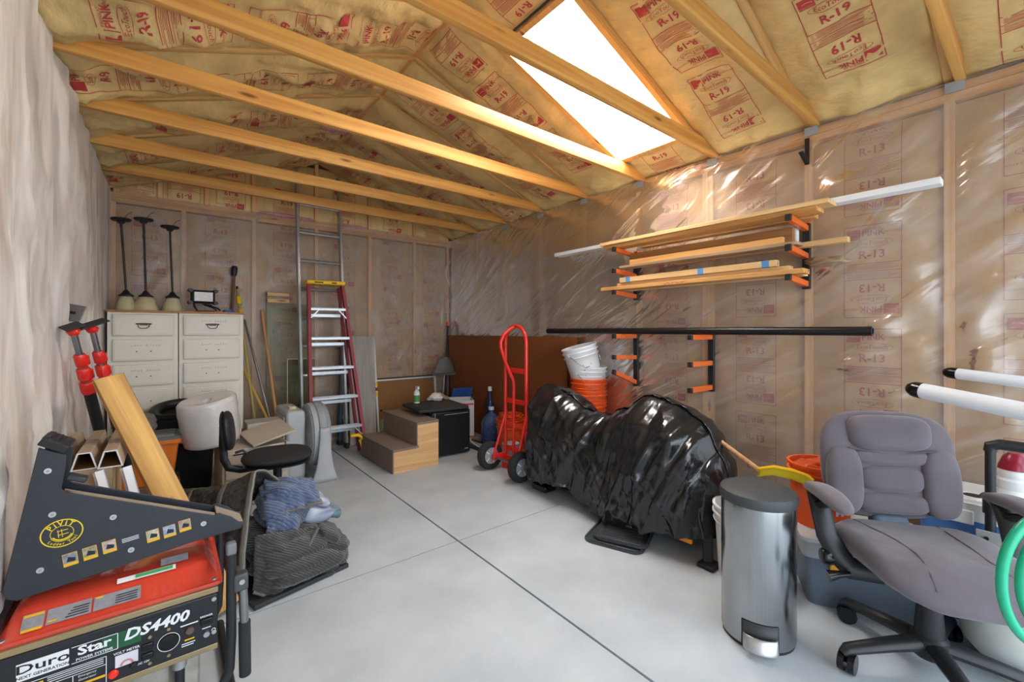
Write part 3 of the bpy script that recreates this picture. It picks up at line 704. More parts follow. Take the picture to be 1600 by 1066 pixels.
prof = [(.0, 0), (.155, 0), (.172, .01), (.18, .10), (.187, .25), (.182, .325), (.172, .338), (.11, .33), (.03, .32), (.03, .28), (0, .28)]
def roll(u, v):
    i = v*(len(prof)-1); k = min(int(i), len(prof)-2); f = i-k
    r = prof[k][0]*(1-f)+prof[k+1][0]*f; z = prof[k][1]*(1-f)+prof[k+1][1]*f; a = u*2*pi
    r *= 1+.04*fbm(cos(a)*1.4, sin(a)*1.4, z*4); return Vector((r*cos(a), r*sin(a), z+.012*sin(a+1)*(z > .3)))
MB().grid(roll, 48, 40, closeu=True).build('wrap', bw, T, ang=60)
MB().tube([(.178, .0, .01), (.19, -.03, .1), (.192, -.03, .25), (.187, 0, .32)], .004, 6).build('loose_edge', bw, T)
# task chair
T = thing('task_chair', 'small black task chair without arms, seen side-on beside the fans', 'chair', (.545, 3.08, 0), -.16)
def cush(b, w, d, h, z, n=28, k=8, e=2.6, dx=0.):
    def fn(u, v):
        a = u*2*pi; ph = (v-.5)*pi; c, s = cos(a), sin(a); q = abs(cos(ph))**.5
        sg = lambda x: math.copysign(abs(x)**(2/e), x)
        return Vector((dx+w*sg(c)*q, d*sg(s)*q, z+h*sin(ph)))
    return b.grid(fn, n, k, closeu=True)
cush(MB(), .20, .20, .032, .488).build('seat', mat('black_fabric', '#1f1f20', .9, var=.15, vs=60, bump=.15, bs=200), T)
cush(MB(), .19, .19, .012, .452).build('seat_shell', blk, T)
bk = cush(MB(), .115, .155, .030, 0).build('backrest', mat('black_vinyl', '#232427', .5, var=.08), T, loc=(-.262, 0, .675), rot=(0, pi/2-.12, 0))
cush(MB(), .118, .158, .012, -.022).build('back_shell', blk, bk)
MB().tube([(-.288, 0, .70), (-.290, 0, .58), (-.285, 0, .50), (-.262, 0, .445), (-.20, 0, .425), (-.05, 0, .43)], .014, 10, sy=1.6).build('bracket', blk, T)
MB().tube([(-.16, .03, .43), (-.175, .03, .47), (-.165, .03, .51), (-.19, .03, .535), (-.23, .03, .525)], .008, 8).build('lever', blk, T)
MB().cyl((0, 0, .08), (0, 0, .44), .025, n=16).build('column', blk, T)
for k in range(5):
    a = k*2*pi/5+.3; L = MB().bar((.03*cos(a), .03*sin(a), .10), (.26*cos(a), .26*sin(a), .075), .045, .03).build('base_leg', blk, T, bevel=.008)
    MB().cyl((.26*cos(a)-.015*sin(a), .26*sin(a)+.015*cos(a), .027), (.26*cos(a)+.015*sin(a), .26*sin(a)-.015*cos(a), .027), .026, n=14).cyl((.26*cos(a), .26*sin(a), .03), (.26*cos(a), .26*sin(a), .07), .008, n=8).build('caster', blkg, L)
# box fan
T = thing('box_fan', 'grey box fan with slatted grille standing before the round fan', 'fan', (.845, 4.22, 0))
fg = mat('fan_grey', '#a9adb0', .45, var=.04); fgd = mat('fan_dark', '#54504b', .6)
MB().mm((-.075, -.24, .02), (.075, .24, .60)).build('housing', fg, T, bevel=.03, seg=4)
MB().mm((-.0785, -.195, .07), (-.072, .195, .55)).build('grille_back', fgd, T, smooth=False)
for k in range(17): MB().mm((-.088, -.19+k*.0237-.004, .07), (-.076, -.19+k*.0237+.004, .55)).build('slat', MATS['beige_plastic'], T, smooth=False)
MB().lathe([(.028, 0), (.03, .012), (.022, .022), (0, .024)], 14, TRS((0, -.1, .598))).build('knob', mat('cream_knob', '#d8cf9c', .5), T)
MB().box((0, -.02, .605), (.03, .12, .012)).build('handle', MATS['cream_knob'], T, bevel=.004)
for s in (-1, 1): MB().box((0, s*.19, .011), (.16, .04, .022)).build('foot', fg, T, bevel=.006)
# round fan
T = thing('round_fan', 'round grey floor fan on a curved stand, nearest the red ladder', 'fan', (1.035, 4.12, 0), 0)
MD = TRS((0, 0, .365), (0, pi/2, 0))
MB().openlathe([(.20, -.085), (.265, -.07), (.275, -.02), (.275, .02), (.265, .05)], 48, MD).build('rim', fg, T, solid=.006)
MB().openlathe([(.277, -.035), (.281, -.02), (.281, .02), (.277, .035)], 48, MD).build('band', mat('fan_band', '#8d9296', .45), T, solid=.004)
for sg, z in ((1, .06), (-1, -.08)):
    G = MB().cyl((sg*.07 if sg > 0 else -.09, 0, .365), (.085 if sg > 0 else -.10, 0, .365), .055, n=20).build('grille_hub', fg, T)
    for k in range(9):
        r = .07+k*.023; b = MB().tube([(z+.018*cos(r/.27*pi/2)*sg, r*cos(a), .365+r*sin(a)) for a in [i*2*pi/40 for i in range(40)]], .003, 5, closed=True); b.build('grille_wire', fg, T)
    for k in range(28):
        a = k*2*pi/28; MB().tube([(z+.02*sg, .05*cos(a), .365+.05*sin(a)), (z+.012*sg, .17*cos(a), .365+.17*sin(a)), (z-.002*sg, .262*cos(a), .365+.262*sin(a))], .0022, 4).build('grille_spoke', fg, T)
for k in range(3):
    a = k*2*pi/3
    MB().grid(lambda u, v: Vector((-.03+.05*(u-.5)*(1-v*.3), 0, .365))+Vector((0, cos(a+(u-.5)*1.2), sin(a+(u-.5)*1.2)))*(.04+.19*v), 6, 6).build('blade', fgd, T, solid=.004)
for s in (-1, 1):
    MB().grid(lambda u, v: Vector(((u-.5)*(.07+.05*v+.10*v**4), s*(.292+.012*sin(u*pi)-.01*v*v), .46-.46*v)), 10, 12).build('stand', fg, T, solid=.02)
    MB().cyl((.0, s*.302, .36), (.0, s*.29, .36), .026, n=20).build('pivot_knob', mat('blue_knob', '#39475c', .4), T)
MB().mm((-.09, -.29, 0), (.09, .29, .03)).build('base', fg, T, bevel=.012)

# ================================================================== poles, sash and ladders on the back wall
def stick(name, label, cat, a, r, m, **k):
    f, t = lean(*a); return pole(name, label, cat, f, t, r, m, **k)
o = stick('broom', 'broom with brown handle and black tip behind the cabinet corner', 'broom', (366, 425, 5.15, 363, 478, 5.145), .014, mat('brown_stick', '#6d4b34', .6))
MB().lathe([(.02, -.05), (.028, -.02), (.028, .03), (.02, .05), (0, .052)], 12).build('tip', blk, o, loc=(0, 0, PY(366, 425, 5.15).z))
o = stick('extension_pole', 'yellow and grey extension pole beside the cream cabinets', 'pole', (371, 452, 5.17, 397, 648, 4.80), .011, mat('olive_pole', '#a89a4a', .5))
L_ = o.dimensions.z
MB().cyl((0, 0, L_-.16), (0, 0, L_-.08), .02, n=12).build('grip', yel, o); MB().cyl((0, 0, L_-.34), (0, 0, L_-.22), .017, n=12).build('sleeve', yel, o); MB().cyl((0, 0, L_-.08), (0, 0, L_+.03), .009, n=10).build('threaded_tip', blk, o)
stick('metal_pole', 'thin grey metal pole leaning beside the cream cabinets', 'pole', (382, 500, 5.15, 418, 640, 4.83), .011, stl)
stick('wooden_stick', 'yellowish wooden stick crossing low between cabinets and box fan', 'stick', (379, 575, 5.15, 418, 655, 4.78), .013, wood('yellow_stick', 2, '#b98a3c', '#d8ac55'))
stick('wooden_pole', 'pale wooden pole leaning on the back wall left of the window sash', 'stick', (409, 484, 5.17, 432, 650, 4.80), .014, lum)
# loose window sash and clear sheets
T = thing('loose_sash', 'loose window sash with pine top rails leaning left of the ladders', 'window sash', (0, 0, 0))
clr = mat('green_glass', (.80, .86, .80), .04, var=0, trans=1.0, ior=1.05, spec=.4)
a = PY(414, 456, 5.17); b_ = PY(450, 456, 5.17)
T.location = (a.x, 5.10, 0)
W_ = b_.x-a.x
for z in (a.z-.03, a.z-.095): MB().mm((0, 0, z-.018), (W_, .02, z+.018)).build('rail', ltw, T, bevel=.002)
MB().mm((0, .005, .03), (W_+.22, .011, a.z-.12)).build('pane', clr, T, smooth=False)
MB().mm((0, 0, 0), (.012, .02, a.z)).mm((W_+.2, 0, 0), (W_+.22, .02, a.z-.12)).mm((0, 0, 0), (W_+.22, .02, .02)).build('stile', mat('grey_green', '#6d6f60', .6), T, smooth=False)
T = thing('acrylic_sheet', 'low clear acrylic sheet with pale edge leaning beside the extension ladder', 'sheet', (PY(448, 555, 5.06).x, 5.03, 0))
MB().mm((0, 0, 0), (.27, .005, .98)).build('pane', clr, T, smooth=False); MB().mm((-.002, -.001, 0), (.005, .006, .98)).mm((0, -.001, .976), (.27, .006, .983)).build('edge', mat('pale_green_edge', '#b9c4a8', .4), T, smooth=False)
# extension ladder
T = thing('extension_ladder', 'tall aluminium extension ladder reaching up past the ceiling joists', 'ladder', (1.30, 4.80, 0), .03)
zt = 3.02; dy = .26
for s in (-1, 1): MB().bar((s*.222, 0, .0), (s*.222, dy, zt), .028, .072, (0, 1, 0)).build('rail', alu, T, bevel=.004)
for k in range(9):
    z = .2+k*.305; MB().cyl((-.222, dy*z/zt, z), (.222, dy*z/zt, z), .016, n=8).build('rung', alu, T)
for s in (-1, 1): MB().box((s*.222, -.0, .03), (.04, .1, .06)).build('foot', rub, T, bevel=.01)
# step ladders
def step_ladder(name, label, loc, rz, h, w0, w1, n, m, capm, dep, lean_, rail=.07, shx=0.):
    T = thing(name, label, 'ladder', loc, rz)
    for s in (-1, 1):
        MB().bar((s*w0, 0, 0), (s*w1+shx, lean_, h-.03), .032, rail, (0, 1, 0)).build('front_rail', m, T, bevel=.003)
        MB().bar((s*(w0-.03), dep, 0.01), (s*(w1-.02)+shx, lean_+dep*.6, h-.06), .026, .05, (0, 1, 0)).build('rear_rail', m, T, bevel=.003)
        MB().box((s*w0, 0, .02), (.05, .09, .045)).build('foot', rub, T, bevel=.008)
    for k in range(n):
        z = (k+1)*h/(n+1); f = z/h; w = w0*(1-f)+w1*f
        S_ = MB().box((0, 0, 0), (2*w-.02, .085, .028)).build('step', alu, T, bevel=.004, loc=(shx*f, lean_*f, z))
        for q in range(3): MB().box((0, -.03+q*.03, .0145), (2*w-.03, .006, .003)).build('tread_rib', alu, S_, smooth=False)
        MB().bar((-w+.02+shx*f, lean_*f+dep*(1-.4*f), z-.06), (w-.02+shx*f, lean_*f+dep*(1-.4*f), z-.06), .012, .03, (0, 0, 1)).build('rear_bar', alu, T)
        if k in (0, n-1):
            for s in (-1, 1): MB().bar((s*(w-.01)+shx*f, lean_*f-.045, z-.09), (s*(w-.085)+shx*f, lean_*f-.045, z-.006), .01, .018, (0, 1, 0)).build('brace', alu, T)
    MB().mm((-w1-.025, -.05, -.022), (w1+.025, .10+dep*.2, .022)).build('top_cap', capm, T, bevel=.012, loc=(shx, lean_, h-.02))
    MB().mm((-w1*.7, -.0525, -.008), (-w1*.2, -.049, .004)).mm((w1*.3, -.0525, -.008), (w1*.6, -.049, .004)).build('cap_slot', dkm, T, loc=(shx, lean_, h-.02))
    return T
RL = step_ladder('step_ladder', 'red fibreglass stepladder with yellow top cap and aluminium steps', (1.345, 4.46, 0), -.06, 1.80, .262, .165, 5, fib, yel, .14, .27, .07, -.075)
MB().bar((.265, -.045, .0), (.20, -.03, .17), .05, .015, (0, 1, 0)).tube([(.09, -.055, .22), (.17, -.06, .22), (.235, -.06, .16), (.27, -.055, .04)], .026, 8, sy=.7).build('foot_guard', yel, RL, bevel=.004)
step_ladder('step_ladder', 'short blue stepladder standing behind the red one', (1.72, 4.99, 0), .0, 1.20, .215, .16, 3, blufib, blk, .06, .08, .05)
# weathered panel and white pole
o = plank('weathered_panel', 'weathered grey panel leaning upright right of the red ladder', 'panel', (1.72, 4.84, 0.003), (1.74, 4.97, 1.215), .30, .028, (0, -1, 0), mat('weathered_grey', '#8f8a83', .8, var=0, col2='#aaa59d', vs=9, scale=(3, 3, .3), bump=.2, bs=20))
pv = stick('paint_pole', 'white paint pole with two yellow clips beside the weathered panel', 'pole', (584, 530, 4.98, 592, 684, 4.85), .012, wht)
for z in (.62, .51): MB().cyl((0, 0, z), (0, 0, z+.05), .017, n=12).build('clip', yel, pv)
MB().cyl((0, 0, .57), (0, 0, .61), .014, n=12).build('joint', mat('brown_joint', '#5a2c22', .5), pv)
# ================================================================== back right corner
m_hard = mat('hardboard', '#7a4520', .55, var=.10, vs=2.5, dirt=.1)
tag(MB().box((0, 0, 0), (.006, 2.20, 1.215)).build('hardboard_sheet', m_hard, loc=(2.985, 3.98, .612), rot=(0, -.03, 0)), 'large brown hardboard sheet on edge along the right wall, in front', 'sheet')
tag(MB().box((0, 0, 0), (.006, 2.20, 1.215)).build('hardboard_sheet', mat('hardboard_rear', '#8a5128', .55, var=.1), loc=(3.022, 3.89, .612), rot=(0, -.02, 0)), 'second brown hardboard sheet sticking out behind the first', 'sheet')
# framed cork board
T = thing('framed_board', 'brown board with white frame leaning in the back right corner', 'board', (2.38, 5.10, 0), rot=(-.10, 0, 0))
MB().mm((-.42, 0, .0), (.42, .012, .67)).build('panel', mat('fibre_brown', '#8d6235', .7, var=.06), T, smooth=False)
MB().mm((-.43, -.012, 0), (-.395, .016, .68)).build('side_frame', wht, T, bevel=.002); MB().mm((.40, -.012, 0), (.43, .016, .68)).build('side_frame', wht, T, bevel=.002)
MB().mm((-.395, -.012, .66), (.40, .016, .68)).build('top_frame', wht, T, bevel=.002); MB().mm((-.44, -.014, .682), (.44, .018, .695)).build('edge_strip', dkm, T, smooth=False)
for p in ((-.34, .30), (.08, .30)): MB().box((p[0], -.004, p[1]), (.025, .004, .025)).build('corner_plate', dkm, T, smooth=False)
# seed bag
T = thing('seed_bag', 'small bag with round blue emblem beside the white pole', 'bag', (1.965, 4.87, 0), .1)
taper_box(MB(), .055, .03, .045, .012, 0, .25, .01).build('body', mat('bag_yellow', '#b0a070', .5, var=0, col2='#6f7a58', vs=9), T)
taper_box(MB(), .056, .031, .053, .028, .0, .10, .01).build('lower_print', mat('bag_dark', '#4c5355', .5, var=.1), T)
F = Flat().disc(0, 0, .03, .03).build('emblem', mat('emblem_blue', '#3d93a0', .5), T, TRS((0, -.0245, .165), (pi/2-.09, 0, 0)))
F = Flat().ring(0, 0, .022, .022, .005).build('emblem_ring', wht, T, TRS((0, -.0255, .165), (pi/2-.09, 0, 0)))
# carpeted steps
cpt = mat('carpet_taupe', '#85756a', .98, var=.22, vs=120, bump=.5, bs=220, spec=.1); ply = wood('plywood_side', 0, '#b98f5c', '#d2ab78', knots=False)
T = thing('carpeted_steps', 'two small steps covered in taupe carpet with bare wood side', 'steps', (1.57, 3.655, 0), .02)
MB().mm((0, 0, 0), (.455, .74, .205)).mm((.235, 0, .20), (.455, .74, .415)).build('wooden_side', ply, T, smooth=False)
for (x0, x1, z0, z1) in ((-.012, .245, .195, .215), (.223, .455, .41, .43)):
    b = MB().grid(lambda u, v: Vector((x0+(x1-x0)*u, -.012+.764*v, z1+.003*fbm(u*9, v*20, z1))), 10, 30)
    b.mm((x0, -.012, z0), (x1, .752, z1)).build('tread_carpet', cpt, T, bevel=.006)
for (x, z0, z1) in ((-.012, .004, .20), (.223, .214, .412)): MB().mm((x, -.008, z0), (x+.012, .748, z1)).build('riser_carpet', cpt, T, bevel=.004)
# mini fridge
T = thing('mini_fridge', 'black mini fridge behind the carpeted steps', 'fridge', (2.275, 4.05, 0), -.06)
blf = mat('fridge_black', '#17191b', .35, var=.08, vs=3); 
MB().mm((-.215, -.19, .012), (.215, .23, .465)).build('body', blf, T, bevel=.008)
MB().mm((-.215, -.235, .02), (.215, -.195, .455)).build('door', blf, T, bevel=.008)
MB().mm((-.19, -.240, .02), (-.182, -.234, .455)).build('silver_trim', alu, T, smooth=False); MB().mm((-.08, -.2375, .425), (.19, -.234, .431)).build('handle_line', gry, T, smooth=False)
MB().mm((.15, -.2375, .05), (.19, -.234, .062)).build('badge', gry, T, smooth=False, rot=(0, -.0, 0))
ft = Vector((2.275, 4.05, .466))
T = thing('rubber_tray', 'flat black rubber tray lying on the mini fridge', 'tray', (2.22, 4.06, .467), -.10)
MB().mm((-.29, -.25, 0), (.26, .25, .035)).build('body', mat('tray_black', '#2a2a29', .7, var=.2, vs=14), T, bevel=.012)
MB().mm((-.26, -.22, .035), (.23, .22, .040)).build('top_pad', mat('tray_top', '#37342f', .85, var=.2, vs=10), T, bevel=.002)
# bottle and rag on the tray
sp = PY(650, 636, 4.22); T = thing('spray_bottle', 'white spray bottle with green label on the rubber tray', 'bottle', (2.075, 4.23, .5075))
MB().lathe([(.03, 0), (.034, .01), (.034, .09), (.028, .12), (.013, .14), (.013, .15), (0, .15)], 18).build('body', wht, T)
MB().openlathe([(.0345, .015), (.0345, .085)], 18).build('label_wrap', mat('label_green', '#4f8a3c', .5), T)
MB().box((0, -.015, .165), (.022, .06, .03)).box((0, -.03, .14), (.008, .012, .04)).build('trigger', wht, T, bevel=.005)
blob('white_rag', 'crumpled white rag on the rubber tray beside the spray bottle', 'rag', (2.30, 4.22, .508), (.085, .06, .042), mat('white_cloth', '#cfc9c4', .9, var=.15, vs=30), 12, .45)
# dustpan and broom
T = thing('dustpan', 'grey long-handled dustpan hanging over its pole in the corner', 'dustpan', (2.74, 4.80, 0)); T.scale = (1.15, 1.15, 1.08)
dp = mat('dustpan_grey', '#5d5a58', .6, var=.1)
top = PX(694, 556, 0) if False else None
MB().grid(lambda u, v: Vector(((u-.5)*.28*(.35+.65*v**.7), -.05*sin(pi*u)*(1-v*.3), .88-.20*v)), 16, 10).build('pan', dp, T, solid=.006)
MB().tube([(-.14, 0, .68), (-.10, -.05, .675), (.10, -.05, .675), (.14, 0, .68)], .01, 8).build('lip', dp, T)
MB().cyl((-.05, .0, .01), (0, .0, .70), .011, n=10).build('pole', stl, T); MB().cyl((-.05, 0, 0), (-.05, 0, .012), .022, n=10).build('pole_foot', rub, T)
f, t = lean(700, 508, 5.16, 697, 600, 5.08)
o = pole('broom', 'black broom handle with orange tip in the back right corner', 'broom', f, t, .013, blk)
MB().lathe([(.014, 0), (.02, .01), (.02, .05), (0, .055)], 12).build('tip', org, o, loc=(0, 0, (t-f).length-.01))
# strips, PLUS3 box, jug, bottle, orange bucket, jar
for k, (dx, z, m_, nm, lb) in enumerate(((0, .0, blk, 'plastic_strip', 'black trim strip on the floor nearest the mini fridge'), (.075, 0, wht, 'plastic_strip', 'white trim strip on the floor between two dark ones'), (.15, 0, MATS['dark_metal'], 'plastic_strip', 'dark trim strip lying nearest the hand truck wheel'), (.05, .0205, gry, 'plastic_strip', 'grey trim strip lying on top of the other strips'))):
    tag(MB().box((0, 0, .01), (.06, 1.0, .02)).build(nm, m_, loc=(2.60+dx, 3.95, z), rot=(0, 0, .02), bevel=.002), lb, 'strip', 'trim strips')
T = thing('cardboard_box', 'open white box printed PLUS3 with a blue flap near the corner', 'box', (2.745, 4.42, .045), -.45)
tag(MB().mm((-.17, -.20, 0), (.17, .20, .0435)).build('wooden_board', lum, loc=(2.745, 4.42, 0), rot=(0, 0, -.45)), 'board on the floor under the white box', 'board')
wb2 = mat('box_white', '#c9c9ca', .6, var=.04); crd = MATS['cardboard']
MB().mm((-.14, -.15, 0), (.14, -.146, .42)).build('front', wb2, T, smooth=False); MB().mm((-.14, .146, 0), (.14, .15, .42)).build('rear', wb2, T, smooth=False)
for s in (-1, 1): MB().mm((s*.14, -.15, 0), (s*.136, .15, .42)).build('side', wb2, T, smooth=False)
MB().mm((-.14, -.15, 0), (.14, .15, .005)).build('bottom', crd, T, smooth=False)
MB().add([(-.14, -.15, .42), (-.14, .15, .42), (-.25, .15, .49), (-.25, -.15, .47)], [(0, 1, 2, 3)]).build('side_flap', crd, T, smooth=False, solid=.004)
MB().add([(-.10, .146, .42), (.14, .146, .42), (.16, .10, .54), (-.08, .10, .53)], [(0, 1, 2, 3)]).build('blue_flap', mat('flap_blue', '#2a4d8f', .5), T, smooth=False, solid=.004)
FM = TRS((0, -.1515, .21), (pi/2, 0, 0)); navy = mat('print_navy', '#2a3350', .6, var=0)
Flat().text('PLUS3', .085, -.02, .085, bold=.02).line(-.11, .0, .05, .0, .006).line(-.11, -.03, .07, -.03, .004).line(-.11, -.05, .05, -.05, .004).line(-.11, -.07, .06, -.07, .004).build('print', navy, T, FM)
Flat().rect(-.09, .155, .13, .175).build('red_band', red, T, FM)
jb = mat('blue_jug', (.12, .20, .45), .12, var=.1, trans=.6, ior=1.3)
T = thing('water_jug', 'clear blue water jug standing between the white box and orange bucket', 'jug', (2.84, 3.93, .0)); T.scale = (.88, .88, .92)
MB().lathe([(.11, 0), (.125, .02), (.125, .08), (.118, .10), (.125, .12), (.125, .20), (.118, .22), (.125, .24), (.12, .29), (.08, .35), (.035, .385), (.03, .43), (0, .43)], 28).build('body', jb, T)
MB().lathe([(.036, .425), (.036, .46), (0, .462)], 16).build('cap', mat('jug_cap', '#c9d6e6', .4), T)
T = thing('glass_bottle', 'tall dark blue bottle with white cap behind the orange bucket', 'bottle', (2.93, 4.08, 0))
MB().lathe([(.04, 0), (.045, .01), (.045, .42), (.03, .46), (.022, .47), (.022, .58), (0, .58)], 18).build('body', mat('dark_blue_glass', '#1b2c57', .15, var=.05), T); MB().lathe([(.024, .58), (.024, .63), (0, .632)], 14).build('cap', wht, T)
def bucket(name, label, loc, m, rimm=None, rot=(0, 0, 0), h=.365, r0=.13, r1=.15, group=None, lidded=False, handle=True, hm=None):
    T = thing(name, label, 'bucket', loc, rot=rot, group=group)
    MB().openlathe([(0, .0), (r0, 0), (r1-.004, h-.09), (r1+.005, h-.088), (r1+.007, h-.08), (r1-.003, h-.076), (r1-.003, h-.05), (r1+.011, h-.046), (r1+.011, h-.036), (r1-.001, h-.033), (r1, h-.014), (r1+.010, h-.012), (r1+.010, h), (r1-.003, h), (r1-.006, h-.03), (r0-.004, .006), (0, .006)], 36).build('body', m, T)
    if handle: 
        hd_ = MB().tube([(r1+.004, 0, h-.055)]+[( (r1+.006)*cos(a), -.02-.01*sin(a)-(r1*.78)*sin(a), h-.055-.16*sin(a)) for a in [pi*i/16 for i in range(1, 16)]]+[(-r1-.004, 0, h-.055)], .0022, 6).build('handle', stl, T)
        for s in (-1, 1): MB().cyl((s*r1, 0, h-.055), (s*(r1+.014), 0, h-.055), .014, n=10).build('handle_ear', m, T)
    return T
ob = bucket('bucket', 'orange bucket full of orange cord behind the hand truck', (2.80, 3.52, 0), org)
cordm = mat('orange_cord', '#e0501c', .5)
pts = []
random.seed(4)
for i in range(260):
    a = i*.33; R_ = .085+.045*sin(i*.13)+rnd(-.012, .012); pts.append((R_*cos(a), R_*sin(a), .345+.055*i/260+rnd(-.006, .012)))
tag(MB().tube(pts, .0052, 5).build('cable_coil', cordm, loc=(2.80, 3.52, .008)), 'coil of orange extension cord piled in the orange bucket', 'cord')
T = thing('jar', 'white jar with green lid standing right of the hand truck frame', 'jar', (2.74, 3.02, 0))
MB().mm((-.08, -.08, 0), (.08, .08, .30)).build('base_can', mat('can_white', '#c4c8cc', .4, var=.1, vs=12), T, bevel=.012); MB().lathe([(.05, .30), (.055, .31), (.055, .40), (.04, .42), (0, .42)], 20).build('body', wht, T); MB().lathe([(.046, .42), (.046, .455), (0, .456)], 20).build('lid', mat('lid_green', '#2f8c4a', .4), T)
MB().openlathe([(.0555, .325), (.0555, .385)], 20).build('label_wrap', mat('label_grey', '#8d97a3', .5), T)
tag(MB().lathe([(.08, 0), (.082, .01), (.082, .17), (.085, .18), (.07, .185), (0, .185)], 24).build('paint_can', mat('can_label', '#a9b3bb', .4, var=.2, vs=14), loc=(2.62, 3.30, 0)), 'paint can on the floor seen through the hand truck frame', 'can')
MB().tube([(2.52, 4.05, .02), (2.56, 3.85, .012)], .003, 5)
cw = [PZ(*p, .03) for p in ((738, 662), (748, 680), (757, 694), (768, 702), (775, 700))]
tag(MB().tube([(2.50, 4.10, .30), (2.54, 4.0, .2), (2.56, 3.90, .08), (2.58, 3.8, .045), (2.60, 3.65, .05), (2.66, 3.5, .03)], .005, 6).build('power_cord', wht), 'thin white cord trailing down beside the mini fridge', 'cord')

# ================================================================== hand truck
T = thing('hand_truck', 'red two-wheeled hand truck with a looped handle', 'hand truck', (2.33, 3.02, 0))
def wheel(name, T, y, r=.128, m_hub=gry):
    Wm = TRS((0, y, r), (pi/2, 0, 0))
    o = MB().openlathe([(.075, -.03), (.080, -.036), (.10, -.04), (.118, -.036), (.127, -.02), (.128, 0), (.127, .02), (.118, .036), (.10, .04), (.080, .036), (.075, .03), (.075, -.03)], 36, Wm).build(name, rub, T)
    MB().lathe([(.078, -.03), (.07, -.018), (.03, -.014), (.028, -.03), (0, -.032)], 24, Wm).lathe([(.078, .03), (.07, .018), (.03, .014), (.028, .03), (0, .032)], 24, Wm).build('hub', m_hub, o)
    for k in range(5):
        a = k*2*pi/5; MB().bar((.03*cos(a), y-.021, r+.03*sin(a)), (.072*cos(a), y-.021, r+.072*sin(a)), .008, .02, (0, 1, 0)).build('spoke', wht, o)
wheel('wheel', T, -.225, m_hub=gry); wheel('wheel', T, .225, m_hub=gry)
MB().cyl((0, -.24, .128), (0, .24, .128), .01, n=10).build('axle', stl, T)
fx = .125; hw_ = .148; rt = .0155
arc = [(fx, hw_*cos(a), 1.17+.155*sin(a)) for a in [pi*i/18 for i in range(19)]]
MB().tube([(fx, hw_, .03)]+[(fx, hw_, z) for z in (.3, .6, .9)]+arc+[(fx, -hw_, z) for z in (.9, .6, .3, .03)], rt, 12).build('frame', red, T)
MB().tube([(fx, .02, 1.315), (fx-.06, .02, 1.29), (fx-.12, .02, 1.245), (fx-.155, .02, 1.18), (fx-.15, .02, 1.12), (fx-.11, .02, 1.02), (fx-.06, .02, .92), (fx-.012, .02, .83), (fx-.005, .02, .78), (fx-.005, .02, .5), (fx-.005, .02, .05)], rt, 12).build('grip_bar', red, T)
for z in (.92, .64, .42, .20): MB().mm((fx-.008, -hw_, z-.022), (fx+.008, hw_, z+.022)).build('cross_bar', red, T, bevel=.003)
for s in (-1, 1):
    MB().mm((-.02, s*hw_-.012, .10), (fx+.01, s*hw_+.012, .155)).build('axle_bracket', red, T, bevel=.003)
    MB().cyl((-.0, s*(hw_+.02), .13), (fx, s*hw_, .52), .012, n=10).build('brace', red, T)
MB().mm((fx, -.19, 0.002), (fx+.22, .19, .010)).build('toe_plate', red, T, bevel=.002); MB().mm((fx-.01, -.19, .0), (fx+.004, .19, .13)).build('toe_back', red, T, bevel=.002)

# ================================================================== covered motorcycle
cover = mat('black_bag_plastic', '#131518', .23, var=.15, vs=6, bump=.30, bs=14, spec=.8, scale=(1, 1.3, .8), bdist=.02)
Y1, Y0 = 2.69, 1.19                                    # far end, near end
def lerpk(t, ks):
    for (a, va), (b, vb) in zip(ks, ks[1:]):
        if t <= b: f = (t-a)/(b-a); f = f*f*(3-2*f); return va+(vb-va)*f
    return ks[-1][1]
TOP = [(0, .77), (.04, .835), (.13, .825), (.22, .78), (.35, .665), (.45, .64), (.56, .72), (.68, .825), (.82, .82), (.93, .74), (1, .58)]
HEM = [(0, .09), (.12, .10), (.22, .13), (.35, .13), (.45, .08), (.55, .05), (.65, .05), (.75, .07), (.86, .12), (1, .14)]
WID = [(0, .20), (.05, .26), (.3, .27), (.45, .26), (.65, .31), (.85, .32), (.95, .27), (1, .20)]
def cov(u, v):
    # u along, v around from near hem over the top to the far hem
    y = Y1+(Y0-Y1)*u; top = lerpk(u, TOP); hem = lerpk(u, HEM); w = lerpk(u, WID)
    a = (v-.5)*2; sg = -1 if a < 0 else 1; q = abs(a)
    xc = 2.50
    if q < .45:
        f = q/.45; x = sg*w*.80*sin(f*pi/2)**.9*1.0; z = top-(top*.17)*(1-cos(f*pi/2))
        x = sg*w*.80*f**.85; z = top-.16*top*f**2.2
    else:
        f = (q-.45)/.55; x = sg*w*(.80+.20*sin(f*pi*.6)); z = top*.84+(hem-top*.84)*f
    z0 = z
    f2 = min(1, q/.5)
    fold = abs(fbm(y*4.2+.9*sin(z*4+y*3), z*.8, 3.3, 3))*.048+abs(fbm(y*9+z*2.6, z*1.5, 8.8, 2))*.016+.004*abs(sin(y*19+z*6+6*fbm(y*2, z*2, 1, 2)))
    lump = .035*fbm(y*3.2, x*3+2, z*3, 3)
    vd = mnoise.voronoi(Vector((y*5.0+.4*fbm(z*4, y*3), z*3.4, x*3+1)))[0]
    fold += .022*min(.8, vd[1]-vd[0])
    fold += .017*max(0, 1-abs(nz3(y*5.2+z*1.3, z*1.5, 4.4))*5)**1.5+.014*max(0, 1-abs(nz3(y*3.4-z*3.6, z*2.2+y, 7.7+x))*6)**1.5
    x += sg*(fold*f2*1.2+lump*.5-.03); z += (1-f2)*(fold*.7+lump)
    if q > .97: z += .03*fbm(y*6, 5)
    return Vector((xc+x, y, max(.006, z)))
T = thing('motorcycle_cover', 'glossy black plastic sheet draped over a parked motorcycle', 'cover', (2.5, 1.93, 0))
b = MB().grid(lambda u, v: cov(u, v)-Vector((2.5, 1.93, 0)), 230, 110)
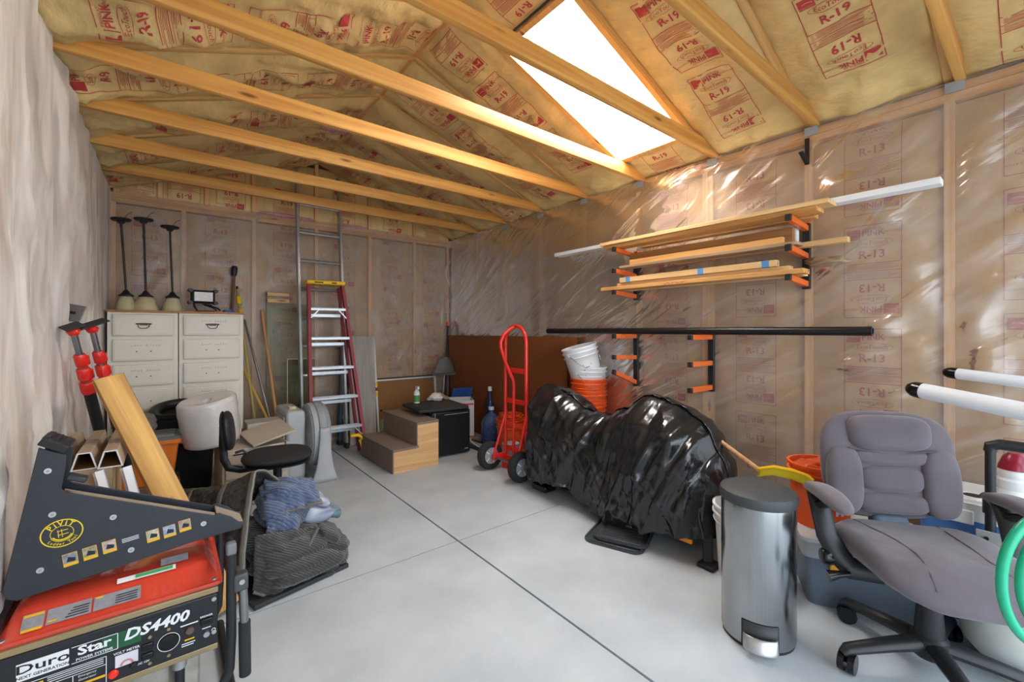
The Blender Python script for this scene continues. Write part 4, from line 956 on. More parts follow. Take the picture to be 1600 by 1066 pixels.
b.build('sheet', cover, T, ang=180, fix=False)
def endcap(uu, sg):
    def fn(u, v):
        p = cov(uu, u); q = Vector((2.50, p.y, max(.10, p.z*.5+.05))); f = v
        bul = sg*.05*sin(pi*f)*.9
        w = p.lerp(q, f); w.y += bul+.02*fbm(w.x*9, w.z*3, 4)*sin(pi*f); return w-Vector((2.5, 1.93, 0))
    return fn
MB().grid(endcap(0, 1), 110, 14).build('end_fold', cover, T, ang=180, fix=False)
MB().grid(endcap(1, -1), 110, 14).build('end_fold', cover, T, ang=180, fix=False)
MB().tube([(-.24+.01*sin(k), .93-1.93+2.19+.0+.02*0, .0) for k in range(2)], .002, 4)
# what shows under the sheet
T = thing('motorcycle', 'motorcycle under the black sheet, only stand, peg and orange reflector showing', 'motorcycle', (2.5, 1.93, 0))
for y in (.50, -.52):
    Wm = TRS((0, y, .215), (0, pi/2, 0)); o = MB().lathe([(.15, -.03), (.2, -.045), (.215, 0), (.2, .045), (.15, .03)], 28, Wm).build('wheel', rub, T); MB().lathe([(.152, -.02), (.03, -.02), (.03, .02), (.152, .02)], 20, Wm).build('hub', stl, o)
MB().bar((0, .45, .25), (0, -.45, .30), .16, .22).build('engine', dkm, T, bevel=.02)
MB().box((-.17, .58, .045), (.12, .16, .05)).build('peg', blkg, T, bevel=.01)
MB().bar((-.20, -.765, 0.005), (-.14, -.73, .20), .05, .03).build('stand', blk, T, bevel=.004); MB().box((-.21, -.775, .012), (.10, .09, .022)).build('stand_foot', blk, T, bevel=.004)
MB().box((-.235, -.655, .115), (.02, .075, .035)).build('reflector', mat('amber', '#e8861a', .25, var=.05), T, bevel=.004, rot=None)
# floor mats
mtm = mat('mat_rubber', '#3c4043', .4, var=.12, vs=20, bump=.1, bs=80)
def floor_mat(label, c, rz, z, w, d):
    T = thing('rubber_mat', label, 'mat', (c[0], c[1], z), rz, group='rubber car mats')
    taper_box(MB(), w, d, w, d, 0, .012, .06).build('base', mtm, T)
    b = MB()
    for s in (-1, 1): b.mm((s*(w-.012)-.006, -d+.04, .012), (s*(w-.012)+.006, d-.04, .02)); b.mm((-w+.04, s*(d-.012)-.006, .012), (w-.04, s*(d-.012)+.006, .02))
    b.build('rim', mtm, T, bevel=.003)
    for k in range(8): MB().mm((-w+.06+k*.028, -d+.05, .012), (-w+.072+k*.028, d-.05, .017)).build('rib', mtm, T, smooth=False)
    MB().mm((.02, -d+.06, .012), (w-.05, d-.05, .0145)).build('heel_pad', mat('pad_black', '#101112', .6), T, smooth=False)
    return T
floor_mat('lowest black rubber mat of the stack beside the covered motorcycle', (2.215, 1.68), .35, .001, .20, .18)
floor_mat('topmost black ribbed rubber mat of the stack beside the covered motorcycle', (2.245, 1.665), .42, .0215, .19, .165)

# ================================================================== bucket stack
tag(MB().mm((-.14, -.14, 0), (.14, .14, .30)).build('wooden_crate', lum, loc=(2.905, 2.55, 0)), 'crate hidden behind the motorcycle cover under the buckets', 'crate')
bz = .301
bucket('bucket', 'lowest orange bucket of the nested stack by the right wall', (2.905, 2.55, bz), org, group='nested orange buckets')
bucket('bucket', 'middle orange bucket of the nested stack by the right wall', (2.905, 2.55, bz+.098), org, group='nested orange buckets', handle=False)
bucket('bucket', 'upper orange bucket of the nested stack, directly under the white ones', (2.905, 2.55, bz+.196), org, group='nested orange buckets', handle=False)
bucket('bucket', 'white bucket nested upright in the top orange bucket', (2.905, 2.55, bz+.30), wht, group='white buckets on the stack')
tb_ = bucket('bucket', 'tilted white bucket crowning the stack of buckets', (2.912, 2.55, bz+.49), wht, rot=(-.14, -.22, 0), group='white buckets on the stack')
F = Flat()
for k in range(5): F.line(-.045, .04-k*.022, .03-.02*(k % 2), .04-k*.022, .008)
def cylw(x, y): a = x/.142-2.1; return Vector((.1435*cos(a), .1435*sin(a), y+.17))
F.build('print', mat('print_grey', '#6d7480', .6), tb_, None, cylw)

# ================================================================== lumber racks
rk = mat('rack_orange', '#e2641c', .4, var=.05, coat=.2)
def rack(y, zs, label, tilt):
    T = thing('lumber_rack', label, 'rack', (XR-.012, y, 0), group='orange lumber racks'); n = len(zs)
    MB().mm((-.028, -.02, min(zs)-.03), (0, .02, max(zs)+.03)).build('upright', blk, T, bevel=.002)
    for z, tl in zip(zs, tilt):
        A = MB().bar((-.02, 0, z), (-.30, 0, z+tl), .03, .034, (0, 0, 1)).build('arm', rk, T, bevel=.003)
        MB().bar((-.295, 0, z+tl), (-.318, 0, z+tl*1.06), .032, .036, (0, 0, 1)).build('end_cap', blk, A, bevel=.003)
        MB().cyl((-.014, -.017, z+.03), (-.014, .017, z+.03), .012, n=10).build('pin', rk, A)
UZ = (1.905, 1.735, 1.565); LZ = (1.235, 1.06, .87)
rack(2.157, UZ, 'orange-armed lumber rack holding boards, end farther from the camera', (.02, .02, .02)); rack(.931, UZ, 'orange-armed lumber rack holding boards, end nearer the camera', (.02, .02, .02))
rack(2.157, (1.235, 1.06, .85), 'empty lower lumber rack beside the white buckets', (0, .01, .10)); rack(1.52, (1.235, 1.05, .875), 'empty lower lumber rack above the covered motorcycle', (0, 0, 0))
pale = wood('pale_pine', 1, '#cda066', '#e6c48c'); mid = wood('mid_pine', 1, '#b9803f', '#dba765'); drk = wood('old_fir', 1, '#94643a', '#bb8750'); grw = wood('grey_board', 1, '#8a7258', '#ab9070')
def board(y0, y1, x, z, w, h, m, label, dz=0., dx=0., name='board', cat='board', group='boards on the lumber rack'):
    L = y1-y0; o = MB().mm((-w/2, -L/2, 0), (w/2, L/2, h)).build(name, m, bevel=.002, loc=(x, (y0+y1)/2, z), rot=(math.atan2(dz, L), 0, -math.atan2(dx, L)))
    return tag(o, label, cat, group)
z1, z2, z3 = UZ[0]+.0385, UZ[1]+.0385, UZ[2]+.0385
board(.80, 2.28, 2.84, z1+.001, .13, .024, mid, 'lower of the two wide pine boards on the top rack arms'); board(.74, 2.30, 2.825, z1+.026, .14, .024, pale, 'wide pale pine board uppermost on the top rack arms')
board(.86, 2.05, 2.985, z1+.001, .07, .03, mid, 'short pine batten at the back of the top rack arms')
board(.33, 2.99, 2.955, z1+.051, .085, .032, m_white, 'long white painted trim board lying on top of the rack', group=None)
board(.90, 2.14, 2.85, z2+.001, .10, .019, grw, 'weathered thin board lying lowest on the middle rack arms'); board(.70, 1.75, 2.96, z2+.001, .05, .03, pale, 'narrow pine strip poking out furthest on the middle arms'); board(.98, 2.05, 2.83, z2+.021, .036, .038, mid, 'front square pine batten on the middle rack arms'); board(.95, 2.10, 2.90, z2+.022, .036, .100, drk, 'dark fir stud standing on edge on the middle rack arms')
board(.96, 1.95, 3.0, z2+.032, .04, .10, m_white, 'white strip behind the fir stud on the middle arms', group=None)
b4 = board(.86, 2.30, 2.82, z3+.001, .10, .028, mid, 'lowest long pine board with red writing on the bottom rack arms'); board(.90, 2.2, 2.93, z3+.001, .09, .038, pale, 'thick pine board at the wall side of the bottom rack arms'); board(.94, 2.16, 2.83, z3+.030, .06, .024, pale, 'thin pine strip in the middle of the bottom pile'); b3 = board(1.0, 2.12, 2.80, z3+.055, .045, .038, pale, 'square pine batten with blue tape marks on the bottom rack arms')
Flat().line(-.1, .004, -.07, .02, .004).line(-.07, .02, -.05, .006, .004).line(-.04, .006, -.02, .02, .004).line(-.01, .018, .02, .008, .004).line(.03, .01, .06, .016, .004).build('red_writing', MATS['red_ink'], b4, TRS((-.0506, .05, 0), (pi/2, 0, -pi/2)))
for y in (-.50, -.10, .48): MB().mm((-.0232, y-.02, -.0005), (.0232, y+.02, .0385)).build('tape_mark', mat('tape_blue', '#4f86bd', .6), b3, smooth=False)
sp_ = blob('splintered_end', 'splintered broken board end sticking out of the bottom rack arms', 'board', (2.955, .81, z3+.045), (.04, .10, .03), grw, 5, .5)
o = MB().openlathe([(.020, 0), (.0245, 0), (.0245, 2.45), (.020, 2.45), (.020, 0)], 20).build('black_pipe', mat('abs_black', '#141415', .35, var=.05), loc=(2.86, .575, 1.278), rot=(-pi/2, 0, 0)); tag(o, 'long black plastic pipe resting on the lower rack arms', 'pipe')
T = thing('shelf_bracket', 'small black angle bracket fixed high on the right wall', 'bracket', (XR-.013, .931, 2.30))
MB().mm((-.006, -.012, 0), (0, .012, .16)).build('wall_leg', dkm, T, smooth=False); MB().bar((-.003, 0, .006), (-.11, 0, .05), .024, .006, (0, 0, 1)).build('shelf_leg', dkm, T, smooth=False)

# ================================================================== right foreground
T = thing('stabiliser_bar', 'white U-shaped tube stabiliser with black rounded caps on the right wall', 'stabiliser', (2.6, .3, 0))
wt = mat('white_tube', '#dfe3ea', .3, var=.02); og = Vector((2.6, .3, 0))
a0, a1 = PD(1437, 610, 1.75), PD(1600, 643, 1.45); b0, b1 = PD(1492, 583.5, 2.08), PD(1600, 597.5, 1.86)
for (p, q, r) in ((a0, a1, .031), (b0, b1, .026)):
    d = (q-p).normalized(); e = p+d*((-.42-p.y)/d.y) if abs(d.y) > .05 else p+d*.8
    A = MB().cyl(p-og, e-og, r, n=24).build('arm', wt, T)
    x, y, z = frame_of(-d); Mx = Matrix.Translation(p-og) @ Matrix((x, y, z)).transposed().to_4x4()
    MB().lathe([(r*1.05, -.012), (r*1.05, .012), (r*.95, .025), (r*.65, .04), (0, .048)], 20, Mx).build('cap', blkg, A)
    if r > .03: ea = e
    else: eb = e
MB().cyl(ea-og, eb-og, .026, n=20).build('cross_tube', wt, T); MB().bar(eb-og, Vector((XR-.01, eb.y, eb.z))-og, .05, .05).build('wall_hook', stl, T)

# trash can
T = thing('trash_can', 'brushed steel pedal bin with dark grey lid', 'trash can', (1.955, .775, 0), math.atan2(-.42, -.9)+pi/2)
bs_ = mat('brushed_steel', '#a7a9ab', .19, metal=1.0, var=.06, vs=3, scale=(90, 90, .6), bump=.03, bs=3)
def dsec(a, r):      # round front (-y), flatter back (+y)
    x, y = cos(a), sin(a); return (r*x*(1.0), r*(y*1.0 if y < 0 else y*1.08))
def dloft(rings, n=56):
    b = MB(); vs = [(*dsec(2*pi*i/n, r), z) for r, z in rings for i in range(n)]
    fs = [(j*n+i, j*n+(i+1) % n, (j+1)*n+(i+1) % n, (j+1)*n+i) for j in range(len(rings)-1) for i in range(n)]
    return b.add(vs, fs+[tuple(range(n))[::-1], tuple(range((len(rings)-1)*n, len(rings)*n))])
dloft([(.136, .012), (.139, .02), (.140, .55), (.139, .565)]).build('body', bs_, T); dloft([(.134, 0), (.136, .012)]).build('base', blk, T)
lidm = mat('lid_charcoal', '#3b3e40', .55, var=.08, bump=.05, bs=300)
dloft([(.143, .566), (.146, .572), (.147, .598), (.143, .608), (.132, .613), (.06, .618)]).build('lid', lidm, T)
MB().add([(x_*1.015, y_*1.015, z) for z in (.012, .115) for x_, y_ in [dsec(-pi/2+t*.48, .139) for t in [i/8-1 for i in range(17)]]], [(i, i+1, 18+i, 17+i) for i in range(16)]).build('pedal_recess', mat('recess_dark', '#2b2d2f', .5), T, solid=.003)
MB().grid(lambda u, v: Vector((( -.058+.116*u), -.137-.026*sin(pi*u)**.6-.012*v*0-.025*v, .070-.045*v**1.6)), 14, 6).build('pedal', alu, T, solid=.012, bevel=.003)
# white bucket behind the bin
bucket('bucket', 'white pail half hidden behind the steel bin', (2.365, .995, 0), wht, handle=False)
# grey tote with amber latches
tl = Vector((2.31, .715, 0)); tr = Vector((2.53, .30, 0)); ed = (tr-tl).normalized(); nd = Vector((-ed.y, ed.x, 0)); nd = nd if nd.x > 0 else -nd
cen = tl+ed*.26+nd*.20; rzz = math.atan2(ed.y, ed.x)
T = thing('storage_tote', 'blue-grey storage tote with clear rim and amber latches behind the office chair', 'tote', cen, rzz)
tg = mat('tote_bluegrey', '#5d6875', .35, var=.06); clt = mat('clear_tub', '#a9b0b5', .3, var=.05, trans=.3)
taper_box(MB(), .235, .165, .255, .185, 0, .225, .03).build('body', tg, T); taper_box(MB(), .26, .19, .265, .195, .226, .30, .03).build('clear_rim', clt, T); taper_box(MB(), .27, .20, .27, .20, .301, .318, .03).build('lid', mat('lid_clear', '#b7bcc0', .3), T)
am = mat('amber_latch', '#e2a01c', .4)
sgn = -1 if (Matrix.Rotation(rzz, 3, 'Z') @ Vector((0, 1, 0))).dot(nd) > 0 else 1
for x in (-.13, .13): MB().box((x, sgn*.20, .225), (.06, .016, .09)).build('latch', am, T, bevel=.004)
MB().box((-.272, 0, .225), (.016, .06, .09)).build('latch', am, T, bevel=.004)
ob = bucket('bucket', 'orange bucket with white letter standing on the grey tote', (cen.x-.05, cen.y+.14, .319), org, h=.30, r0=.115, r1=.135)
def cylo(x, y): 
    a = x/.13+math.atan2(-.35, -.9)+.5; return Vector((.1305*cos(a), .1305*sin(a), y+.10))
Flat().text('M', .05, 0, 0, bold=.03).build('print', wht, ob, None, cylo)
blob('crumpled_wrap', 'crumpled orange wrapping stuffed in the bucket on the tote', 'wrapping', (cen.x-.05, cen.y+.14, .56), (.10, .10, .035), mat('foil_orange', '#c84a20', .3, var=.3, vs=30), 21, .5)
# shovel
hd0 = PD(1186, 733, 2.22)
sh = thing('snow_shovel', 'yellow plastic shovel with wooden handle behind the steel bin', 'shovel', hd0)
tip = [PD(1186, 733, 2.22), PD(1210, 730, 2.14), PD(1240, 736, 2.08), PD(1262, 744, 2.04), PD(1271, 752, 2.02)]
bb = MB(); tk = [p-hd0 for p in tip]
bb.grid(lambda u, v: (lambda p: p+Vector((.008*v, .012*v, -.045*v)))(tk[min(3, int(u*4))].lerp(tk[min(3, int(u*4))+1], u*4-min(3, int(u*4)))), 16, 5).build('blade', mat('shovel_yellow', '#d9c31c', .4), sh, solid=.006)
MB().tube(tk, .009, 8).build('blade_rim', yel, sh)
MB().cyl((0, 0, -.005), Vector((2.97, 1.75, .70))-hd0, .013, n=10).build('handle', lum, sh)

# cooler
T = thing('cooler', 'blue and white cooler against the right wall', 'cooler', (2.880, .155, 0), .0)
cb = mat('cooler_blue', '#4a78b5', .4, var=.04)
taper_box(MB(), .145, .20, .155, .23, 0, .455, .03).build('body', cb, T); taper_box(MB(), .16, .235, .16, .235, .455, .495, .03).build('collar', wht, T)
taper_box(taper_box(MB(), .165, .24, .165, .24, .496, .53, .03), .155, .23, .15, .22, .53, .545, .03).build('lid', wht, T)
MB().lathe([(.055, .545), (.055, .549), (.04, .549), (.035, .542), (0, .542)], 24, TRS((-.08, .06, 0))).build('cup_ring', wht, T); MB().lathe([(.036, .5465), (.0, .547)], 20, TRS((-.08, .06, 0))).build('cup_well', dkm, T)
MB().box((-.168, .10, .47), (.012, .10, .06)).build('latch', wht, T, bevel=.005); MB().mm((-.157, -.2, .36), (-.150, .2, .365)).build('seam', mat('seam_blue', '#36598c', .5), T, smooth=False)
tag(MB().box((0, 0, .035), (.07, .05, .07)).build('charger', blk, loc=(2.95, .33, .546), bevel=.006), 'small black charger box on the cooler near the wall', 'charger')
T = thing('jug', 'white jug with dark red cap standing on the cooler', 'jug', (2.86, .095, .5455))
MB().lathe([(.05, 0), (.056, .01), (.056, .04), (.05, .05), (.056, .06), (.058, .09), (.05, .10), (.055, .11), (.05, .135), (.04, .145), (0, .145)], 24).build('body', wht, T); MB().lathe([(.052, .135), (.05, .15), (.036, .19), (.02, .205), (0, .206)], 20).build('cap', mat('wine_red', '#8a1e34', .25), T)
# luggage cart handle
T = thing('luggage_cart', 'folding luggage cart with black pull handle before the cooler', 'cart', (2.672, .045, 0), -pi/2)
for s in (-1, 1): MB().cyl((s*.11, 0, .10), (s*.11, 0, .80), .017, n=14).build('tube', blk, T); MB().cyl((s*.11, 0, .52), (s*.11, 0, .60), .024, n=14).build('collar', blk, T); MB().cyl((s*.11-.02, 0, .04), (s*.11+.02, 0, .04), .04, n=20).build('wheel', rub, T)
MB().tube([(-.11, 0, .78), (-.11, 0, .80), (-.085, 0, .812), (.085, 0, .812), (.11, 0, .80), (.11, 0, .78)], .022, 12).build('grip', blk, T)
pl = MB().mm((-.15, -.025, .36), (.15, -.018, .45)).build('bracket_plate', mat('plate_grey', '#a8aaac', .45, metal=.2), T, bevel=.006)
for x in (-.12, .12): MB().cyl((x, -.03, .42), (x, -.025, .42), .008, n=8).build('bolt', dkm, pl)
MB().mm((-.13, -.05, .02), (.13, 0, .04)).build('toe_plate', dkm, T, bevel=.004); MB().bar((-.11, 0, .1), (.11, 0, .1), .02, .03).build('axle_bar', dkm, T)
# gas cylinder
T = thing('propane_tank', 'white propane tank with rust marks under the front of the office chair', 'gas tank', (2.485, .065, 0))
pt = mat('tank_white', '#c9cfce', .45, var=0, col2='#b9b7a8', vs=5, detail=8)
MB().lathe([(.10, .0), (.105, .03), (.12, .05), (.155, .09), (.168, .15), (.17, .25), (.155, .32), (.11, .37), (.05, .39), (0, .392)], 36).build('body', pt, T); MB().openlathe([(.075, .375), (.078, .415)], 28).build('collar', pt, T, solid=.005); MB().cyl((0, 0, .385), (0, 0, .41), .02, n=12).build('valve', brz, T)
# hose on a stand
T = thing('garden_hose', 'green garden hose coiled on a stand at the right edge', 'hose', (1.66, -.06, 0))
gh = mat('hose_green', '#19a27a', .35, var=.05)
cdir = Vector((_C, -_S, 0)); hc = Vector((1.60, -.005, .70))-Vector((1.66, -.06, 0))
for k, (R_, off, dz) in enumerate(((.155, 0, 0), (.125, .012, -.01), (.15, -.02, .02), (.12, .03, .03))):
    pts = [hc+cdir*(R_*cos(a)*.78+.035*k)+Vector((0, 0, R_*1.02*sin(a)+dz))+Vector((_S, _C, 0))*off for a in [i*2*pi/48 for i in range(48)]]
    MB().tube(pts, .0105, 10, closed=True).build('loop', gh, T)
MB().cyl((.09, -.09, 0), (.09, -.09, .88), .012, n=10).build('post', dkm, T); MB().bar((.09, -.09, .85), (-.0, .0, .85), .03, .012).build('hanger', dkm, T); MB().cyl((.09, -.09, 0), (.09, -.09, .012), .12, n=24).build('base', dkm, T)
# ================================================================== office chair
vel = mat('grey_velour', '#5d565c', .9, var=.16, vs=6, bump=.15, bs=22, sheen=.25, spec=.2)
T = thing('office_chair', 'grey velour office chair with padded arms on a black five-star base', 'chair', (2.222, .282, 0), -.875)
def pad(b, w, d, h, c=(0, 0, 0), e=3.2, n=40, k=14, fn=None, pw=.45):
    def g(u, v):
        a = u*2*pi; ph = (v-.5)*pi; sg = lambda x: math.copysign(abs(x)**(2/e), x); q = abs(cos(ph))**pw
        p = Vector((w*sg(cos(a))*q, d*sg(sin(a))*q, h*sin(ph)))
        if fn: p = fn(p)
        return p+Vector(c)
    return b.grid(g, n, k, closeu=True)
def seatf(p):
    f = max(0, (-p.y-.12)/.15); p.z -= .055*f*f; p.z += .012*fbm(p.x*5, p.y*5, 2)+.018*(abs(p.x)/.26)**3; return p
S_ = pad(MB(), .265, .262, .062, (0, -.005, .425), 3.4, 56, 20, seatf).build('seat', vel, T, ang=180)
def seat_top(x, y):
    s = ((abs(x)/.265)**3.4+(abs(y)/.262)**3.4)**(1/3.4); z = .062*sqrt(max(0, 1-min(1, s)**(2/.45)))
    p = seatf(Vector((x, y, z))); return Vector((x, y-.005, p.z+.425))
for x in (-.12, .12): MB().tube([seat_top(x*a_, b_) for a_, b_ in ((1.25, .20), (1.1, .12), (1.0, .05), (.95, -.02), (.9, -.1), (.97, -.15), (1.05, -.2), (1.1, -.235))], .003, 6).build('seam', mat('seam_grey', '#524b52', .9), S_)
def up(w, d, h, c, e, name, fn=None, parent=None, n=48, k=16, tilt=.16):
    o = pad(MB(), w, d, h, (0, 0, 0), e, n, k, fn).build(name, vel, parent or B_, ang=180); o.location = c; return o
def backf(p): 
    w = 1-.10*max(0, -p.y/.22)**2; p.x *= w; p.z -= .03*(1-(p.x/.25)**2); return p
B_ = pad(MB(), .252, .225, .052, (0, 0, 0), 3.4, 56, 18, backf).build('backrest', vel, T, ang=180, loc=(0, .245, .705), rot=(pi/2+.13-pi*0, 0, 0))
B_.rotation_euler = (pi/2-.12, 0, 0)
def bend(p): p.z -= .02*(1-(p.x/.2)**2); return p
up(.155, .075, .050, (0, .135, .030), 3.6, 'head_pillow', bend)
up(.150, .036, .038, (0, .035, .026), 3.0, 'upper_pad', bend)
up(.125, .056, .050, (0, -.055, .020), 3.4, 'lumbar_pad', bend)
up(.135, .045, .046, (0, -.155, .022), 3.2, 'lower_pad', bend)
for s in (-1, 1): up(.068, .14, .034, (s*.176, -.065, .026), 3.0, 'side_bolster')
MB().tube([(-.16, .07, .045), (0, .045, .04), (.16, .07, .045)], .0035, 6).build('seam', MATS['seam_grey'], B_)
MB().bar((0, .24, .36), (0, .30, .62), .09, .02, (1, 0, 0)).build('back_bracket', blk, T, bevel=.006)
MB().bar((0, .10, .345), (0, .27, .36), .09, .02, (1, 0, 0)).build('bracket_arm', blk, T, bevel=.006)
MB().box((0, .235, .47), (.13, .07, .06)).build('bracket_sleeve', mat('denim_grey', '#566270', .8, var=.1), T, bevel=.02)
for s in (-1, 1):
    MB().tube([(s*0.317, .20, .615), (s*.322, .14, .605), (s*0.320, .09, .55), (s*0.315, .055, .46), (s*.285, .03, .40), (s*.25, .02, .355), (s*.15, .0, .35)], [.012, .02, .026, .026, .03, .028, .022], 12, sy=1.5, up=(1, 0, 0)).build('arm_support', blk, T)
    MB().tube([(s*0.319, .10, .565), (s*.322, .02, .60), (s*0.320, -.08, .612)], [.018, .014, .010], 10, sy=1.5, up=(1, 0, 0)).build('arm_brace', blk, T)
    A = pad(MB(), .046, .155, .022, (s*0.320, .045, .632), 2.6, 30, 12, lambda p: Vector((p.x, p.y, p.z-.9*(p.y/.15)**2*.02))).build('arm_pad', vel, T, ang=180)
    MB().lathe([(.0, -.02), (.03, -.02), (.034, 0), (.028, .012), (0, .014)], 16, TRS((s*.33, .035, .385), (0, s*pi/2, 0))).build('arm_knob', blkg, T)
    MB().tube([(s*.27, -.02, .352), (s*.31, -.02, .345), (s*.345, -.02, .335)], [.01, .014, .022], 10).build('lever', blkg, T)
MB().mm((-.10, -.12, .335), (.10, .12, .365)).build('mechanism', blk, T, bevel=.01)
MB().cyl((0, 0, .25), (0, 0, .345), .022, n=20).build('gas_lift', blk, T); MB().lathe([(.044, .10), (.042, .18), (.036, .27), (.030, .272), (0, .272)], 24).build('lift_sleeve', blk, T); MB().cyl((.07, .0, .27), (.07, 0, .34), .028, n=16).build('tension_knob', blk, T)
MB().lathe([(.05, .07), (.058, .09), (.055, .14), (.044, .15), (0, .15)], 24).build('base_hub', blk, T)
for k in range(5):
    a = radians(147+46-3)+k*2*pi/5; c_, s_ = cos(a), sin(a); R_ = .30
    Lg = MB().tube([(.04*c_, .04*s_, .115), (.15*c_, .15*s_, .105), (R_*c_, R_*s_, .085), ((R_+.02)*c_, (R_+.02)*s_, .07)], [.034, .029, .024, .015], 10, sy=.8).build('base_leg', blk, T)
    ct = Vector((R_*c_, R_*s_, .036)); tn = Vector((-sin(a+.7), cos(a+.7), 0))
    for q in (-1, 1): MB().cyl(ct+tn*(.006*q), ct+tn*(.026*q), .035, n=20).build('caster_wheel', blkg, Lg)
    MB().cyl((R_*c_, R_*s_, .035), (R_*c_, R_*s_, .085), .008, n=8).tube([ct+Vector((0, 0, .036))+tn*.02, ct+Vector((0, 0, .04)), ct+Vector((0, 0, .036))-tn*.02], .009, 8).build('caster_stem', blkg, Lg)

# ================================================================== generator
GX0, GX1, GY0, GY1 = -.385, .155, 1.80, 2.24
T = thing('generator', 'portable generator with red tank and black control panel', 'generator', (0, 0, 0)); GT = T
gred = mat('tank_red', '#c23f2c', .25, var=.06, coat=.7); gold = mat('panel_gold', '#9a8a68', .35, metal=.5, var=.08); pnl = mat('panel_black', '#1b1e23', .4, var=.08)
def loftrect(b, secs):
    vs = []; n = 0
    for (x0, x1, y0, y1, z, r) in secs:
        ring = []
        for cx_, cy_, a0 in ((x1-r, y1-r, 0), (x0+r, y1-r, pi/2), (x0+r, y0+r, pi), (x1-r, y0+r, 1.5*pi)):
            for k in range(5): a = a0+pi/2*k/4; ring.append((cx_+r*cos(a), cy_+r*sin(a), z))
        n = len(ring); vs += ring
    fs = [(j*n+i, j*n+(i+1) % n, (j+1)*n+(i+1) % n, (j+1)*n+i) for j in range(len(secs)-1) for i in range(n)]
    return b.add(vs, fs+[tuple(range(n))[::-1], tuple(range((len(secs)-1)*n, len(secs)*n))])
x0, x1, y0, y1 = GX0+.0, GX1-.005, GY0+.005, GY1-.01
loftrect(MB(), [(x0, x1, y0, y1, .398, .02), (x0, x1, y0, y1, .41, .02), (x0+.012, x1-.012, y0+.012, y1-.012, .413, .03), (x0+.03, x1-.035, y0+.075, y1-.03, .452, .04), (x0+.045, x1-.05, y0+.105, y1-.045, .466, .04), (x0+.06, x1-.07, y0+.13, y1-.06, .470, .04)]).build('fuel_tank', gred, T, ang=30)
for (x, y) in ((x1-.025, y0+.02), (x0+.02, y0+.02)): MB().cyl((x, y, .409), (x, y, .416), .009, n=12).build('tank_bolt', alu, T)
MB().mm((GX0, GY0-.006, .378), (GX1-.02, GY0+.02, .397)).build('gold_trim', gold, T, bevel=.002)
MB().mm((GX0, GY0-.010, .205), (GX1-.022, GY0+.06, .378)).build('control_panel', pnl, T, bevel=.004)
MB().mm((GX0, GY0-.008, .186), (GX1-.022, GY0+.05, .205)).build('lower_trim', gold, T, bevel=.002)
# face of the panel: x right from GX0, y up
def face(u, v): p = PY(u, v, GY0-.0112); return (p.x, p.z)
FPm = TRS((0, GY0-.0112, 0), (pi/2, 0, 0))
inkw = mat('print_white', '#d8dadc', .5, var=0); inkg = mat('print_green', '#0f5a34', .5, var=0, col2='#123a26', vs=9); inky = mat('print_yellow', '#d7a51a', .5, var=0); inkk = mat('print_black', '#15171a', .5, var=0); inkr = mat('switch_red', '#e2301c', .35, var=0)
def FP(z): return TRS((0, GY0-.0112-z, 0), (pi/2, 0, 0))
F = Flat(); P_ = lambda u, v: face(u, v)
ax, az = P_(25, 1012); bx_, bz_ = P_(110, 1012)
lx0, lz1 = P_(25, 1012); lx1 = P_(108, 985)[0]; zt_ = .349; zb_ = .300
zt_, zb_ = .352, .303
Flat().rect(lx0, zb_, lx1, zt_).build('maker_plate', inkw, T, FP(.0005))
Flat().text('Duro', .034, (lx0+lx1)/2, zb_+.031, bold=.015, sx=1.45).text('NEXT GENERATION', .0115, (lx0+lx1)/2, zb_+.009, bold=.02, sx=1.0).build('maker_lettering', inkk, T, FP(.0010))
sx0, sx1 = lx1+.003, P_(184, 960)[0]; dx1 = P_(297, 935)[0]
Flat().rect(sx1-.035, zb_, sx1+.055, zt_).build('green_field', inkg, T, FP(.0004)); Flat().rect(sx1+.045, zb_+.012, dx1+.004, zt_+.012).build('black_field', inkk, T, FP(.0003))
F = Flat().text('Star', .036, (sx0+sx1)/2, zb_+.031, bold=.03, sx=1.25).text('POWER SYSTEMS', .0105, (sx0+sx1)/2, zb_+.008, bold=.02)
for a in ((sx0+.002, zb_+.001, sx1, zb_+.001), (sx0+.002, zt_-.001, sx1, zt_-.001), (sx1, zb_+.001, sx1, zt_-.001)): F.line(*a, .002, 1)
F.text('DS4400', .046, (sx1+dx1)/2+.004, zb_+.032, bold=.03, shear=.25, sx=1.08).build('model_lettering', inkw, T, FP(.0012))
F = Flat(); Yw = Flat()
mx0, mz = P_(180, 1000); mx1 = P_(216, 1000)[0]
zm1, zm0 = .282, .245
Flat().rect(mx0, zm0, mx1, zm1).build('volt_meter', mat('meter_white', '#c9c6cf', .3, var=.05), T, FP(.002))
Flat().ring((mx0+mx1)/2, zm0+.002, .016, .016, .006, 16, 0, pi).build('meter_dial', mat('dial_red', '#b08078', .5), T, FP(.0026))
F.text('VOLT METER', .0105, (mx0+mx1)/2, zm1+.006, bold=.02, sx=1.0).text('DC 12V', .009, mx1+.012, .232, bold=.02)
MB().lathe([(.011, 0), (.013, .006), (.009, .014), (0, .015)], 14, TRS((mx0-.004, GY0-.011, .232), (pi/2, 0, 0))).build('red_terminal', inkr, T)
MB().lathe([(.009, 0), (.010, .006), (.007, .012), (0, .013)], 12, TRS((mx1-.010, GY0-.011, .238), (pi/2, 0, 0))).build('dark_terminal', dkm, T)
for z in (.278, .248): MB().box((mx1+.022, GY0-.012, z), (.03, .008, .022)).build('outlet', blkg, T, bevel=.005); F.line(mx1+.016, z, mx1+.020, z, .006).line(mx1+.025, z, mx1+.029, z, .006)
rc = (mx1+.075, .268)
